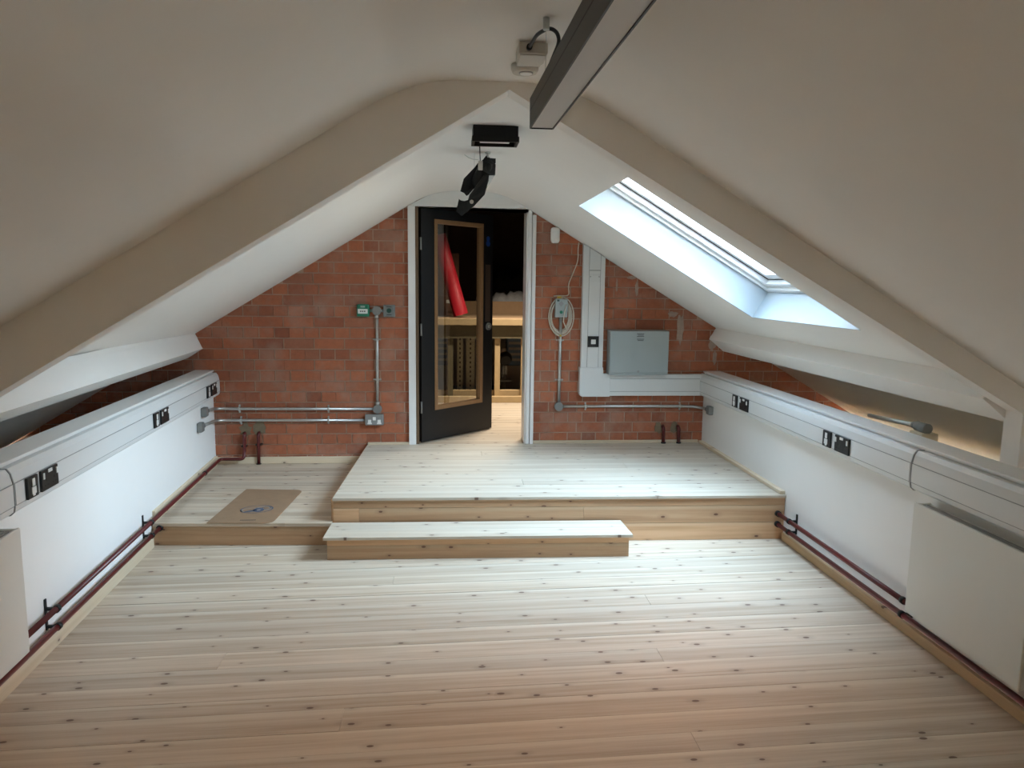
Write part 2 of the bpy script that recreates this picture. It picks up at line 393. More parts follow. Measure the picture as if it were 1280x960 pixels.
# boxed purlins low on both slopes
def purlin(name, F, x_top, z_top, x_nose, z_nose, x_low, z_low, back, x_in):
    mb = MB(); ends = []
    for Y in (D+.01, YT1-.005):
        o = [F(Y)+Vector((x, 0, z)) for x, z in ((x_top, z_top), (x_nose, z_nose), (x_low, z_low), (x_low+back[0], z_low+back[1]), (x_in, z_top+.03))]
        ends.append(o)
    n = 5
    mb.add(ends[0]+ends[1], [tuple(range(n)), tuple(range(n, 2*n))[::-1]]+[(i, n+i, n+(i+1) % n, (i+1) % n) for i in range(n)])
    return struct(mb.build(name, 'plaster'))
FLo = lambda Y: Vector((SL*(Y-D), Y, 0)); FRo = lambda Y: Vector((SR*(Y-D), Y, 0))
purlin('trim_2', FLo, -2.013, 1.212, -1.958, 1.090, -2.078, 1.012, (-.07, .115), -2.03)
purlin('trim_3', FRo, 2.264, 1.286, 2.207, 1.190, 2.338, 1.086, (.07, .115), 2.28)

# ------------------------------------------------------------------ roof window
wn = sroot('window_1', (1.42, 4.13, 1.79))
sd = Vector((1, 0, -MR_)).normalized(); nn = Vector((MR_, 0, 1)).normalized(); yy = Vector((0, 1, 0))
P00 = Vector((SKX0, SKY0, zr(SKX0))); SLEN = (Vector((SKX1, 0, zr(SKX1)))-Vector((SKX0, 0, zr(SKX0)))).length; WY = SKY1-SKY0
def sk(s, y, h): return P00 + sd*s + yy*y + nn*h     # s down the slope, y towards the gable, h outwards
def ring(i0, i1, h0, h1):
    mb = MB()
    for (s0, s1, y0, y1) in ((i0, i1, i0, WY-i0), (SLEN-i1, SLEN-i0, i0, WY-i0), (i1, SLEN-i1, i0, i1), (i1, SLEN-i1, WY-i1, WY-i0)):
        mb.hexa([sk(s0, y0, h0), sk(s1, y0, h0), sk(s1, y1, h0), sk(s0, y1, h0), sk(s0, y0, h1), sk(s1, y0, h1), sk(s1, y1, h1), sk(s0, y1, h1)])
    return mb
ring(-.03, 0, .002, .34).build('reveal', 'reveal_sky_tint', wn)
ring(0, .030, .195, .33).build('window_frame', 'window_paint', wn)
ring(.030, .033, .205, .33).build('lining_joint', 'pvc', wn)
ring(.033, .070, .215, .34).build('window_frame', 'window_paint', wn)
ring(.070, .074, .245, .33).build('sash_gap', 'dark_gap', wn)
ring(.074, .125, .250, .335).build('sash', 'window_paint', wn)
MB().hexa([sk(.12, .12, .295), sk(SLEN-.12, .12, .295), sk(SLEN-.12, WY-.12, .295), sk(.12, WY-.12, .295), sk(.12, .12, .301), sk(SLEN-.12, .12, .301), sk(SLEN-.12, WY-.12, .301), sk(.12, WY-.12, .301)]).build('pane', 'glass', wn)
# sampling portal for the sky light coming through the roof window
ld = bpy.data.lights.new('sky_portal', 'AREA'); ld.shape = 'RECTANGLE'; ld.size = SLEN-.2; ld.size_y = WY-.2
ld.cycles.is_portal = True
lo = bpy.data.objects.new('sky_portal', ld); C.objects.link(lo)
lo.matrix_world = Matrix.Translation(sk(SLEN/2, WY/2, .36)) @ Matrix((sd, yy.cross(sd)*-1 if False else nn.cross(sd), nn)).transposed().to_4x4()

# ------------------------------------------------------------------ gable wall of brick
DX0, DX1 = -.262, .650           # door opening
DZ = 2.245
wf = sroot('wall_far', (0, D+.1, 0))
def slab(x0, x1, zb):
    pts = [(x0, zb), (x1, zb)]
    cuts = sorted({x0, x1} | {x for x, _ in PROF if x0 < x < x1}, reverse=True)
    pts += [(x, cz(x)+.03) for x in cuts]
    return MB().xz(pts, D+.006, D+.23)
slab(-3.6, DX0-.03, -.05).build('wall_core', 'mortar', wf)
slab(DX1+.03, 3.6, -.05).build('wall_core', 'mortar', wf)
slab(DX0-.03, DX1+.03, DZ+.03).build('wall_core', 'mortar', wf)
MB().box(DX0-.03, DX1+.03, D+.006, D+.23, -.05, Z2-.03).build('wall_core', 'mortar', wf)
# bricks, English bond, each clipped to the slope of the ceiling
PITCH_Z, JT = .0875, .009
def clip(poly, a, b, c):         # keep a*x+b*z<=c
    out = []
    for i in range(len(poly)):
        p, q = poly[i], poly[(i+1) % len(poly)]
        dp = a*p[0]+b*p[1]-c; dq = a*q[0]+b*q[1]-c
        if dp <= 0: out.append(p)
        if dp*dq < 0:
            t = dp/(dp-dq); out.append((p[0]+(q[0]-p[0])*t, p[1]+(q[1]-p[1])*t))
    return out
full = {}
nb = 0
def add_brick(x0, x1, z0, z1):
    global nb
    poly = [(x0, z0), (x1, z0), (x1, z1), (x0, z1)]
    poly = clip(poly, -ML, 1, zl(0)-.002); poly = clip(poly, MR_, 1, zr(0)-.002)
    if len(poly) < 3: return
    ar = abs(sum(poly[i][0]*poly[(i+1) % len(poly)][1]-poly[(i+1) % len(poly)][0]*poly[i][1] for i in range(len(poly))))/2
    if ar < .0006: return
    whole = len(poly) == 4 and abs(ar-(x1-x0)*(z1-z0)) < 1e-6
    key = round(x1-x0, 4) if whole else None
    jog = rng.uniform(-.0015, .0015)
    if key in full and whole: me = full[key]
    else:
        b_ = MB().xz([(x-x0, z-z0) for x, z in poly], 0, .02)
        me = bpy.data.meshes.new('brick'); me.from_pydata(b_.v, [], b_.f); me.update(); me.materials.append(M['brick'])
        if whole: full[key] = me
    o = bpy.data.objects.new('brick', me); C.objects.link(o); o.parent = wf
    o.location = Vector((x0, D+jog, z0))-wpos(wf); nb += 1
for k in range(-2, 24):
    z0 = .302+PITCH_Z*k+JT/2; z1 = z0+PITCH_Z-JT
    head = k % 2 == 0
    step, ph = (.1205, -.673) if head else (.241, -.597)
    j0 = int((-3.4-ph)/step)-1
    for j in range(j0, j0+60):
        x0 = ph+j*step; x1 = x0+step
        if x1 < -3.3 or x0 > 3.3: continue
        wob = ((j*7919+k*104729) % 13-6)*.0006
        a, b = x0+JT/2+wob, x1-JT/2+wob
        # behind the platforms and the door: nothing to see
        if z1 < Z1+.01: continue
        if z1 < Z2+.01 and a > -.66: continue
        if (z0 < .30 and b < XL-.02) or (z0 < .46 and a > XR+.02): continue
        for s0, s1 in ((-9, DX0-.05), (DX1+.055, 9)):
            aa, bb = max(a, s0), min(b, s1)
            if bb-aa < .012: continue
            add_brick(aa, bb, z0, z1)
print('bricks', nb)
# lime and plaster smears that stand a little proud of the bricks
def blob(name, cx, cz_, rx, rz, mat, seed, th=.004, n=18, parent=wf):
    r = random.Random(seed); pts = []
    for i in range(n):
        a = 2*math.pi*i/n; q = r.uniform(.65, 1.1)
        pts.append((cx+rx*q*math.cos(a), cz_+rz*q*math.sin(a)))
    return MB().xz(pts, D-th, D+.004).build(name, mat, parent)
for i, (px, py, rx, rz) in enumerate([(850, 412, 5, 20), (841, 393, 8, 4), (796, 360, 2.5, 10), (789, 347, 7, 2.5), (890, 430, 5, 9), (893, 447, 3, 10), (771, 356, 1.5, 9)]):
    x, z = W(px, py); blob('plaster_smear', x, z, rx/151, rz/151, 'smear', 20+i, .003)
# cement round the pipes that come out of the wall
for i, (px, py, rx, rz) in enumerate([(307, 537, 8, 9), (325, 535, 9, 10), (823, 535, 7, 8), (843, 534, 7, 8)]):
    x, z = W(px, py); blob('cement_patch', x, z, rx/151, rz/151, 'cement', 40+i, .004)

# white panel over the door, casings, lining
tr = sroot('trim_4', (.19, D-.02, Z2))
xs_c = [x for x, _ in PROF if -.20 < x < .58]
MB().xz([(-.322, DZ-.004), (.706, DZ-.012), (.706, cz(.706)-.001)]+[(x, cz(x)-.001) for x in reversed(xs_c)]+[(-.322, cz(-.322)-.001)], D-.014, D+.06).build('head_panel', 'gloss_white', tr)
MB().box(-.320, -.262, D-.028, D+.03, Z2, DZ).build('casing', 'gloss_white', tr, .004)
MB().box(.652, .682, D-.020, D+.03, Z2, DZ).build('casing', 'gloss_white', tr, .003)
MB().box(.686, .716, D-.030, D+.03, Z2, cz(.716)-.01).build('casing', 'gloss_white', tr, .003)
MB().box(-.262, -.238, D-.005, D+.23, Z2, DZ).build('lining', 'oak_dark', tr)
MB().box(.640, .652, D-.005, D+.23, Z2, DZ).build('lining', 'gloss_white', tr)
MB().box(-.262, .652, D+.03, D+.23, DZ-.005, DZ+.02).build('lining', 'matt_black', tr)

# ------------------------------------------------------------------ door, swung away into the room beyond
HX, HY, DA = -.232, D+.055, math.radians(44.5)
dr = sroot('door_1', (HX, HY, Z2))
du = Vector((math.cos(DA), math.sin(DA), 0)); dn = Vector((math.sin(DA), -math.cos(DA), 0))   # dn faces the camera
def dp(u, z, d): return Vector((HX, HY, 0))+du*u+dn*d+Vector((0, 0, z))
def dbox(mb, u0, u1, z0, z1, d0, d1):
    return mb.hexa([dp(u0, z0, d0), dp(u1, z0, d0), dp(u1, z0, d1), dp(u0, z0, d1), dp(u0, z1, d0), dp(u1, z1, d0), dp(u1, z1, d1), dp(u0, z1, d1)])
DWD, DB, DTP = .872, Z2+.008, 2.236
GU0, GU1, GZ0, GZ1 = .148, .742, .560, 2.155
for nm, q in (('stile', (0, GU0, DB, DTP)), ('stile', (GU1, DWD, DB, DTP)), ('rail', (GU0, GU1, DB, GZ0)), ('rail', (GU0, GU1, GZ1, DTP))):
    dbox(MB(), *q, -.022, .022).build(nm, 'door', dr)
bw = .034
for q in ((GU0, GU0+bw, GZ0, GZ1), (GU1-bw, GU1, GZ0, GZ1), (GU0+bw, GU1-bw, GZ0, GZ0+bw), (GU0+bw, GU1-bw, GZ1-bw, GZ1)):
    dbox(MB(), *q, -.024, .027).build('glazing_bead', 'oak', dr)
dbox(MB(), GU0+bw-.005, GU1-bw+.005, GZ0+bw-.005, GZ1-bw+.005, -.003, .003).build('pane', 'door_glass', dr)
dbox(MB(), .772, .838, 1.29, 1.80, .022, .025).build('push_plate', 'bronze', dr)
mb = MB(); mb.cyl(dp(.812, 1.248, .022), dp(.812, 1.248, .036), .034, 20); lk = mb.build('lock_rose', 'grey_metal', dr)
MB().cyl(dp(.812, 1.248, .036), dp(.812, 1.248, .044), .014, 12).build('thumb_turn', 'steel', lk)
for zc, h in ((2.028, .022), (1.985, .026)):
    MB().cyl(dp(.806, zc, .022), dp(.806, zc, .0235), h, 20).build('sticker', 'blue', dr)
for zc in (.6, 1.25, 1.95): MB().cyl(dp(-.002, zc-.05, .02), dp(-.002, zc+.05, .02), .008, 8).build('hinge', 'grey_metal', dr)

# ------------------------------------------------------------------ knee walls
def knee(name, F, s):
    root = sroot(name, F(2.0, 0, 0))
    MB().fbox(F, YBACK, D+.005, -.05, .905, -.13, 0).build('wall_face', 'wall', root)
    MB().fbox(F, YBACK, D, .905, .918, -.135, .012).build('coping', 'gloss_white', root, .003)
    return root
wl = knee('wall_left', FL, 1); wr = knee('wall_right', FR, -1)
struct(MB().box(-3.7, 3.7, YBACK-.1, YBACK, -.05, 2.6).build('wall_back', 'wall'))
struct(MB().fbox(FL, YBACK, D, .26, .30, -1.9, -.125).build('floor_left', 'plaster_eaves'))
struct(MB().fbox(FR, YBACK, D, .42, .46, -1.6, -.125).build('floor_right', 'plaster_eaves'))
struct(MB().fbox(FR, YT1, D, .46, .60, -1.02, -.95).build('trim_5', 'timber'))

# ------------------------------------------------------------------ floor boards
fl = sroot('floor', (0, 2, 0))
struct(MB().box(-2.1, 2.5, YBACK, D, -.07, -.022).build('floor_base', 'dark_gap')).parent = fl
bpy.data.objects['floor_base'].location -= wpos(fl)
ylines = [4.74, 4.60, 4.46, 4.318, 4.186, 4.049, 3.94, 3.802, 3.684, 3.556, 3.392, 3.246, 3.104, 2.983, 2.85, 2.754, 2.603, 2.469, 2.356]
while ylines[-1] > YBACK: ylines.append(ylines[-1]-.13)
SK_B = .033
splits = {11: [-.98], 12: [.95], 8: [1.05], 15: [-.4], 17: [.9], 5: [-.3], 21: [.2], 24: [-.7]}
for i in range(len(ylines)-1):
    ya_, yb_ = ylines[i+1], ylines[i]
    g = .0035 if abs(ya_-3.802) < .001 else .0009
    x0 = XL+SL*(ya_-D)-.005; x1 = XR+SR*(ya_-D)+.005
    xs_ = [x0]+splits.get(i, [])+[x1]
    for a, b in zip(xs_, xs_[1:]):
        plank('floor_plank', fl, 'pine_floor', (a+.0006, ya_+g+SK_B*a), (b-.0006, ya_+g+SK_B*b), (b-.0006, yb_-.0006+SK_B*b), (a+.0006, yb_-.0006+SK_B*a), -.022, rng.uniform(-.0006, .0004))

# ------------------------------------------------------------------ main platform
PF0, PF1 = (-.719, 4.583), (2.1935, 4.522); PB0, PB1 = (-.664, D-.002), (XR-.002, D-.002)
mp = thing('raised_platform', (.7, 5.3, 0), 'wide raised pine platform in front of the open black door', 'platform')
nd = 11
for i in range(nd):
    t0, t1 = i/nd, (i+1)/nd
    lerp = lambda a, b, t: (a[0]+(b[0]-a[0])*t, a[1]+(b[1]-a[1])*t)
    g = .0008/1.55
    a, b = lerp(PF0, PB0, t0+g), lerp(PF1, PB1, t0+g); c, d = lerp(PF1, PB1, t1-g), lerp(PF0, PB0, t1-g)
    cut = {2: .42, 5: .7, 8: .33}.get(i)
    for s0, s1 in ([(0, 1)] if cut is None else [(0, cut), (cut, 1)]):
        e = .0004
        plank('deck_plank', mp, 'pine_deck', lerp(a, b, s0+e), lerp(a, b, s1-e), lerp(d, c, s1-e), lerp(d, c, s0+e), Z2-.016, Z2+rng.uniform(-.0004, .0004))
RO = .012
f0, f1 = (PF0[0]+.004, PF0[1]+RO), (PF1[0]-.002, PF1[1]+RO)
fr = lambda t: (f0[0]+(f1[0]-f0[0])*t, f0[1]+(f1[1]-f0[1])*t)
for z0, z1, cuts in ((.2300, .280, [0, 1]), (.1165, .2275, [0, .055, .545, 1]), (.001, .1140, [0, 1])):
    for s0, s1 in zip(cuts, cuts[1:]):
        board('riser_board', mp, 'pine_riser', fr(s0+.0003), fr(s1-.0003), z0, z1, .018)
# left cheek of the platform
for z0, z1 in ((.1155, .2275), (.2285, .280), (.001, .1145)):
    board('side_board', mp, 'pine_riser', (PB0[0]+.006, PB0[1]), (PF0[0]+.006, PF0[1]+.03), z0, z1, -.018)
# ------------------------------------------------------------------ low platform on the left
lw_f0, lw_f1 = (XL+SL*(4.612-D)+.002, 4.612), (-.7245, 4.558)
lp_ = thing('low_platform', (-1.3, 5.3, 0), 'low pine platform beside the left wall, carrying the brown mat', 'platform')
lb0, lb1 = (XL+.002, D-.002), (-.6695, D-.002)
for i in range(11):
    t0, t1 = i/11, (i+1)/11; g = .0006
    plank('deck_plank', lp_, 'pine_floor', lerp(lw_f0, lb0, t0+g), lerp(lw_f1, lb1, t0+g), lerp(lw_f1, lb1, t1-g), lerp(lw_f0, lb0, t1-g), Z1-.02, Z1+rng.uniform(-.0004, .0004))
board('riser_board', lp_, 'pine_riser', (lw_f0[0]+.0, lw_f0[1]+.010), (lw_f1[0]+.002, lw_f1[1]+.010), .001, Z1-.021, .018)
# ------------------------------------------------------------------ step
st = thing('wooden_step', (.19, 4.42, 0), 'narrow pine step standing against the raised platform', 'step')
s00, s01 = (-.733, 4.297), (1.118, 4.259); s10, s11 = (-.722, 4.578), (1.106, 4.541)
for i in range(2):
    t0, t1 = i/2, (i+1)/2
    plank('tread_board', st, 'pine_deck', lerp(s00, s10, t0+.002), lerp(s01, s11, t0+.002), lerp(s01, s11, t1-.002), lerp(s00, s10, t1-.002), .126, .142)
board('riser_board', st, 'pine_riser', (-.712, 4.313), (1.098, 4.276), .088, .1255, .018)
board('riser_board', st, 'pine_riser', (-.712, 4.313), (1.098, 4.276), .001, .087, .018)
for x, yb_ in ((-.712, 4.576), (1.080, 4.539)):
    board('side_board', st, 'pine_riser', (x, 4.333 if x < 0 else 4.298), (x+.003, yb_), .001, .1255, -.018)

# ------------------------------------------------------------------ skirtings
def base(name, F, y0, y1, z0, z1, d, mat):
    a, b = F(y0, 0, d), F(y1, 0, d)
    o = board(name, None, mat, (a.x, a.y), (b.x, b.y), z0, z1, d if F is FL else -d, .003); return struct(o)
base('baseboard_left', FL, YBACK+.02, 4.585, .0005, .090, .022, 'pine_pale')
base('baseboard_left', FL, 4.64, D-.03, Z1, .215, .020, 'pine_pale')
base('baseboard_right', FR, YBACK+.02, 4.515, .0005, .052, .022, 'pine_trim')
base('baseboard_right', FR, 4.545, D-.03, Z2+.001, Z2+.024, .035, 'pine_pale')
def fbase(x0, x1, z0, z1, th=.022, mat='pine_pale'):
    return struct(board('baseboard_far', None, mat, (x0, D-th), (x1, D-th), z0, z1, th, .003))
fbase(XL+.002, -.672, Z1+.001, .200, .022); fbase(-.66, -.322, Z2+.001, Z2+.020, .03); fbase(.718, XR-.036, Z2+.001, Z2+.026)

# ------------------------------------------------------------------ dado trunking on the knee walls
TZ0, TZ1, TD = .713, .898, .055
def trunking(F, y0, y1, label, seams=True):
    t = thing('cable_trunking', F((y0+y1)/2, TZ0, .03), label, 'trunking')
    pr = [(TZ0, .0005), (TZ0, TD-.018), (TZ0+.012, TD-.003), (TZ0+.03, TD), (TZ1-.055, TD), (TZ1-.02, TD-.008), (TZ1, TD-.022), (TZ1, .0005)]
    mb = MB(); n = len(pr)
    mb.add([F(y0, z, d) for z, d in pr]+[F(y1, z, d) for z, d in pr], [tuple(range(n)), tuple(range(n, 2*n))[::-1]]+[(i, n+i, n+(i+1) % n, (i+1) % n) for i in range(n)])
    mb.build('trunking_body', 'pvc', t)
    for z in (TZ0+.034, TZ1-.062):
        MB().fbox(F, y0+.002, y1-.002, z, z+.0035, TD-.004, TD+.0012).build('seam', 'pvc_line', t)
    MB().fbox(F, y0+.002, y1-.002, TZ0+.0375, TZ1-.062, TD-.004, TD+.0025).build('cover_strip', 'pvc', t)
    return t
def coupler(t, F, y):
    pr = [(TZ0-.004, .001), (TZ0-.004, TD-.016), (TZ0+.010, TD), (TZ0+.03, TD+.004), (TZ1-.055, TD+.004), (TZ1-.02, TD-.004), (TZ1+.003, TD-.02), (TZ1+.003, .001)]
    mb = MB(); n = len(pr)
    for a, b, m in ((y, y+.006, 'pvc_line'),):
        mb.add([F(a, z, d) for z, d in pr]+[F(b, z, d) for z, d in pr], [tuple(range(n)), tuple(range(n, 2*n))[::-1]]+[(i, n+i, n+(i+1) % n, (i+1) % n) for i in range(n)])
    mb.build('coupler_edge', 'pvc_line', t)
tlf = trunking(FL, 3.012, D-.012, 'white plastic trunking along the left wall with three black socket pairs')
trf = trunking(FR, 3.212, D-.036, 'white plastic trunking along the right wall with two black socket pairs')
tln = trunking(FL, YBACK+.05, 3.002, 'white plastic trunking above the left radiator, starting at its coupler')
trn = trunking(FR, YBACK+.05, 3.202, 'white plastic trunking above the right radiator, starting at its coupler')
coupler(tln, FL, 2.998); coupler(trn, FR, 3.198)

def spur(F, yc, label, grp):
    """narrow black plate with a white fuse carrier and rocker"""
    t = thing('fused_spur', F(yc, .80, TD), label, 'socket', grp)
    MB().fbox(F, yc-.043, yc+.043, .748, .838, TD+.003, TD+.014).build('plate', 'black', t, .003)
    MB().fbox(F, yc-.010, yc+.012, .797, .828, TD+.014, TD+.017).build('rocker', 'white_plastic', t)
    MB().fbox(F, yc-.016, yc+.018, .764, .793, TD+.014, TD+.017).build('fuse_carrier', 'white_plastic', t)
    MB().fbox(F, yc-.008, yc+.010, .756, .764, TD+.014, TD+.016).build('fuse_carrier', 'white_plastic', t)
def dbl(F, yc, label, grp):
    t = thing('double_socket', F(yc, .80, TD), label, 'socket', grp)
    p = MB().fbox(F, yc-.073, yc+.073, .748, .838, TD+.003, TD+.014).build('plate', 'black', t, .003)
    for k in (-1, 1):
        MB().fbox(F, yc+k*.057-.006, yc+k*.057+.006, .800, .826, TD+.014, TD+.0175).build('rocker', 'white_plastic', t)
        for dy, dz, hy, hz in ((0, .030, .004, .010), (-.012, .008, .010, .004), (.012, .008, .010, .004)):
            MB().fbox(F, yc+k*.034+dy-hy/2, yc+k*.034+dy+hy/2, .752+dz-hz/2+.01, .752+dz+hz/2+.01, TD+.0138, TD+.0146).build('socket_hole', 'dark_gap', p)
    MB().fbox(F, yc-.017, yc+.017, .820, .834, TD+.014, TD+.0165).build('label_tag', 'white_plastic', t)
for F, ys_, yd, wh in ((FL, 3.127, 3.272, 'left trunking beside the coupler line'), (FL, 4.615, 4.765, 'middle of the left trunking'), (FL, 5.775, 5.925, 'left trunking at the brick wall end'),
                       (FR, 3.955, 3.795, 'right trunking beside the radiator end'), (FR, 5.300, 5.130, 'right trunking at the brick wall end')):
    spur(F, ys_, 'narrow black fused spur plate on the '+wh, 'black fused spurs on the dado trunking')
    dbl(F, yd, 'wide black double socket on the '+wh, 'black double sockets on the dado trunking')

# ------------------------------------------------------------------ radiators
def radiator(F, y0, y1, z0, z1, label):
    t = thing('panel_radiator', F((y0+y1)/2, z0, .06), label, 'radiator')
    MB().fbox(F, y0, y1, z0, z1, .088, .100).build('front_panel', 'radiator', t, .004)
    MB().fbox(F, y0+.01, y1-.01, z0+.01, z1-.01, .022, .030).build('back_panel', 'radiator', t)
    for a, b in ((y0, y0+.012), (y1-.012, y1)): MB().fbox(F, a, b, z0+.004, z1-.004, .022, .088).build('side_panel', 'radiator', t, .003)
    g = MB().fbox(F, y0+.012, y1-.012, z1-.020, z1-.014, .030, .088).build('top_grille', 'grille', t)
    for d in (.040, .059, .078): MB().fbox(F, y0+.014, y1-.014, z1-.014, z1-.010, d-.006, d+.006).build('grille_bar', 'grille', g)
    MB().fbox(F, y0+.02, y1-.02, z1-.008, z1-.003, .084, .0885).build('top_rim', 'radiator', t)
    for y in (y0+.15, y1-.15): MB().fbox(F, y-.02, y+.02, z0+.1, z1-.1, .001, .022).build('bracket', 'grey_metal', t)
radiator(FL, 1.75, 2.945, .168, .681, 'white panel radiator on the left wall, below the trunking')
radiator(FR, 2.412, 3.100, .163, .684, 'white panel radiator on the right wall, below the trunking')

# ------------------------------------------------------------------ heating pipes on the knee walls
PR = .0135
def bracket(t, F, y, zt, zb, d):
    MB().fbox(F, y-.007, y+.007, zb-.015, zt+.045, .001, .007).build('bracket_bar', 'iron', t)
    for z in (zt, zb):
        MB().fbox(F, y-.007, y+.007, z-.006, z+.006, .006, d-.006).build('bracket_arm', 'iron', t)
        MB().cyl(F(y-.011, z, d), F(y+.011, z, d), PR+.004, 12).build('pipe_clip', 'iron', t)
# left: the upper pipe carries on over the low platform and rises into the wall
zu, zlo, dd = .196, .114, .05
p_up = [FL(2.80, zu, dd), FL(D-.062, zu, dd), Vector((W(306, 541)[0], D-.062, zu)), Vector((W(306, 541)[0], D-.03, zu+.05)), Vector((W(306, 541)[0]+.002, D-.030, .385)), Vector((W(306, 541)[0]+.002, D+.0, .402))]
hp = thing('heating_pipe', FL(3.6, zu, dd), 'long dark red pipe along the left wall, running over the low platform into brick', 'pipe')
MB().tube(fillet(p_up, .035), PR, 12).build('pipe', 'pipe_red', hp)
hp2 = thing('heating_pipe', FL(3.6, zlo, dd), 'dark red pipe just above the left skirting, ending at the low platform', 'pipe')
MB().tube([FL(.5, zlo, dd), FL(4.623, zlo, dd)], PR, 12).build('pipe', 'pipe_red', hp2)
for y in (4.47, 3.28): bracket(hp, FL, y, zu, zlo, dd)
MB().cyl(FL(4.600, zlo, dd), FL(4.621, zlo, dd), PR+.006, 12).build('collar', 'iron', hp2)
MB().cyl(FL(5.62, zu, dd), FL(5.635, zu, dd), PR+.004, 12).build('pipe_clip', 'iron', hp)
x1, z1 = W(306, 557); MB().box(x1-.022, x1+.024, D-.034, D-.001, z1-.005, z1+.006).build('pipe_clip', 'iron', hp)
MB().tube([FL(2.83, zu, dd), FL(2.83, zu+.06, dd)], PR*.9, 10).build('valve_tail', 'pipe_red', hp)
# short riser beside it
xa, za = W(324, 541); s1 = thing('heating_riser', (xa, D-.03, Z1), 'short dark red riser pipe out of the brick onto the low platform', 'pipe')
MB().tube(fillet([(xa, D, .402), (xa, D-.030, .39), (xa-.004, D-.030, Z1+.001)], .02), PR, 12).build('pipe', 'pipe_red', s1)
MB().box(xa-.026, xa+.026, D-.034, D-.001, .300, .312).build('pipe_clip', 'iron', s1)
MB().cyl((xa-.004, D-.03, Z1+.0005), (xa-.004, D-.03, Z1+.006), PR+.007, 12).build('collar', 'iron', s1)
# right pair of stubs
for px, lab in ((828, 'dark red pipe stub on the platform, farther from the right wall'), (847, 'dark red pipe stub on the platform, nearer the right wall')):
    xa, za = W(px, 533); s1 = thing('pipe_stub', (xa, D-.035, Z2), lab, 'pipe', 'pipe stubs at the right of the brick wall')
    MB().tube(fillet([(xa, D, .440), (xa, D-.034, .43), (xa+.004, D-.034, Z2+.001)], .02), PR+.001, 12).build('pipe', 'pipe_red', s1)
    MB().cyl((xa+.004, D-.034, Z2+.0005), (xa+.004, D-.034, Z2+.012), PR+.007, 12).build('collar', 'iron', s1)
# right knee wall
zu, zlo = .176, .106
for z, y0, lab in ((zu, 3.0, 'dark red pipe on the right wall, upper of two, ending at the radiator'), (zlo, -.5, 'dark red pipe on the right wall, lower of two, passing under the radiator')):
    t = thing('heating_pipe', FR(3.9, z, .052), lab, 'pipe')
    MB().tube([FR(y0, z, .052), FR(4.535, z, .052)], PR, 12).build('pipe', 'pipe_red', t)
    MB().cyl(FR(4.505, z, .052), FR(4.528, z, .052), PR+.006, 12).build('collar', 'iron', t)
    if z == zu:
        for y in (4.36, 3.185): bracket(t, FR, y, zu, zlo, .052)

# ------------------------------------------------------------------ galvanised conduit on the brick wall
CR = .0125
def saddle(t, x, z, horiz, y=D):
    if horiz: MB().box(x-.008, x+.008, y-.030, y-.001, z-.017, z+.017).build('saddle', 'steel', t, .003); e = (0, .026)
    else: MB().box(x-.017, x+.017, y-.030, y-.001, z-.008, z+.008).build('saddle', 'steel', t, .003); e = (.026, 0)
    for k in (-1, 1): MB().cyl((x+k*e[0], y-.010, z+k*e[1]), (x+k*e[0], y-.001, z+k*e[1]), .008, 10).build('screw', 'steel', t)
def backbox(t, F, y, z, k):
    """round-edged adaptable box where the conduit turns onto the knee wall"""
    MB().fbox(F, y-.036, y+.036, z-.036, z+.036, .001, .042).build('end_box', 'cast', t, .008)
    MB().cyl(F(y+.036, z, .022), F(y+.060, z, .022), .021, 12).build('gland_nut', 'cast', t)
CY = D-.017
ct = thing('conduit', (-1.2, CY, .60), 'steel conduit, upper of two on the brick wall, rising to the green call point', 'conduit')
b1 = LP(256, 515, .022)
MB().tube(fillet([FL(b1.y+.06, b1.z, .022), FL(D-.06, .612, .024), (XL+.10, CY, .604), (-1.6, CY, .602), (-.575, CY, .598)], .07), CR, 12).build('pipe', 'steel', ct)
MB().tube([(-.577, CY, .60), (-.572, CY, 1.40)], CR, 12).build('pipe', 'steel', ct)
MB().cyl((-.577, D-.034, .598), (-.577, D-.001, .598), .036, 20).build('round_box', 'cast', ct)
MB().cyl((-.573, D-.034, 1.406), (-.573, D-.001, 1.406), .037, 20).build('round_box', 'cast', ct)
for z in (.645, 1.362): MB().cyl((-.575, CY, z-.014), (-.575, CY, z+.014), CR+.004, 12).build('coupler', 'steel', ct)
MB().tube([(-.64, CY, 1.406), (-.50, CY, 1.406)], CR, 12).build('pipe', 'steel', ct)
backbox(ct, FL, b1.y, b1.z, 1)
for x, z in ((-1.685, .603), (-.975, .599)): saddle(ct, x, z, True)
for z in (1.173, .844): saddle(ct, -.576, z, False)
ct2 = thing('conduit', (-1.2, CY, .505), 'steel conduit, lower of two on the brick wall, ending at the white-switched socket', 'conduit')
b2 = LP(251, 534, .022)
MB().tube(fillet([FL(b2.y+.06, b2.z, .022), FL(D-.07, .515, .024), (XL+.11, CY, .508), (-1.5, CY, .507), (-.675, CY, .504)], .08), CR, 12).build('pipe', 'steel', ct2)
backbox(ct2, FL, b2.y, b2.z, 1)
for x in (-1.676, -.977): saddle(ct2, x, .506, True)
# metal-clad double socket
t = thing('metal_socket', (-.602, D-.02, .466), 'grey metal-clad double socket with white switches low on the brick wall', 'socket')
MB().box(-.677, -.527, D-.045, D-.001, .466, .556).build('back_box', 'grey_metal', t, .006)
for k, x in ((0, -.640), (1, -.602), (2, -.563)):
    z = .520 if k == 1 else .498
    MB().box(x-.013, x+.013, D-.049, D-.045, z-.012, z+.016).build('switch', 'white_plastic', t, .002)
    if k != 1: MB().box(x-.018, x+.018, D-.048, D-.045, z-.022, z-.009).build('socket_front', 'white_plastic', t, .002)
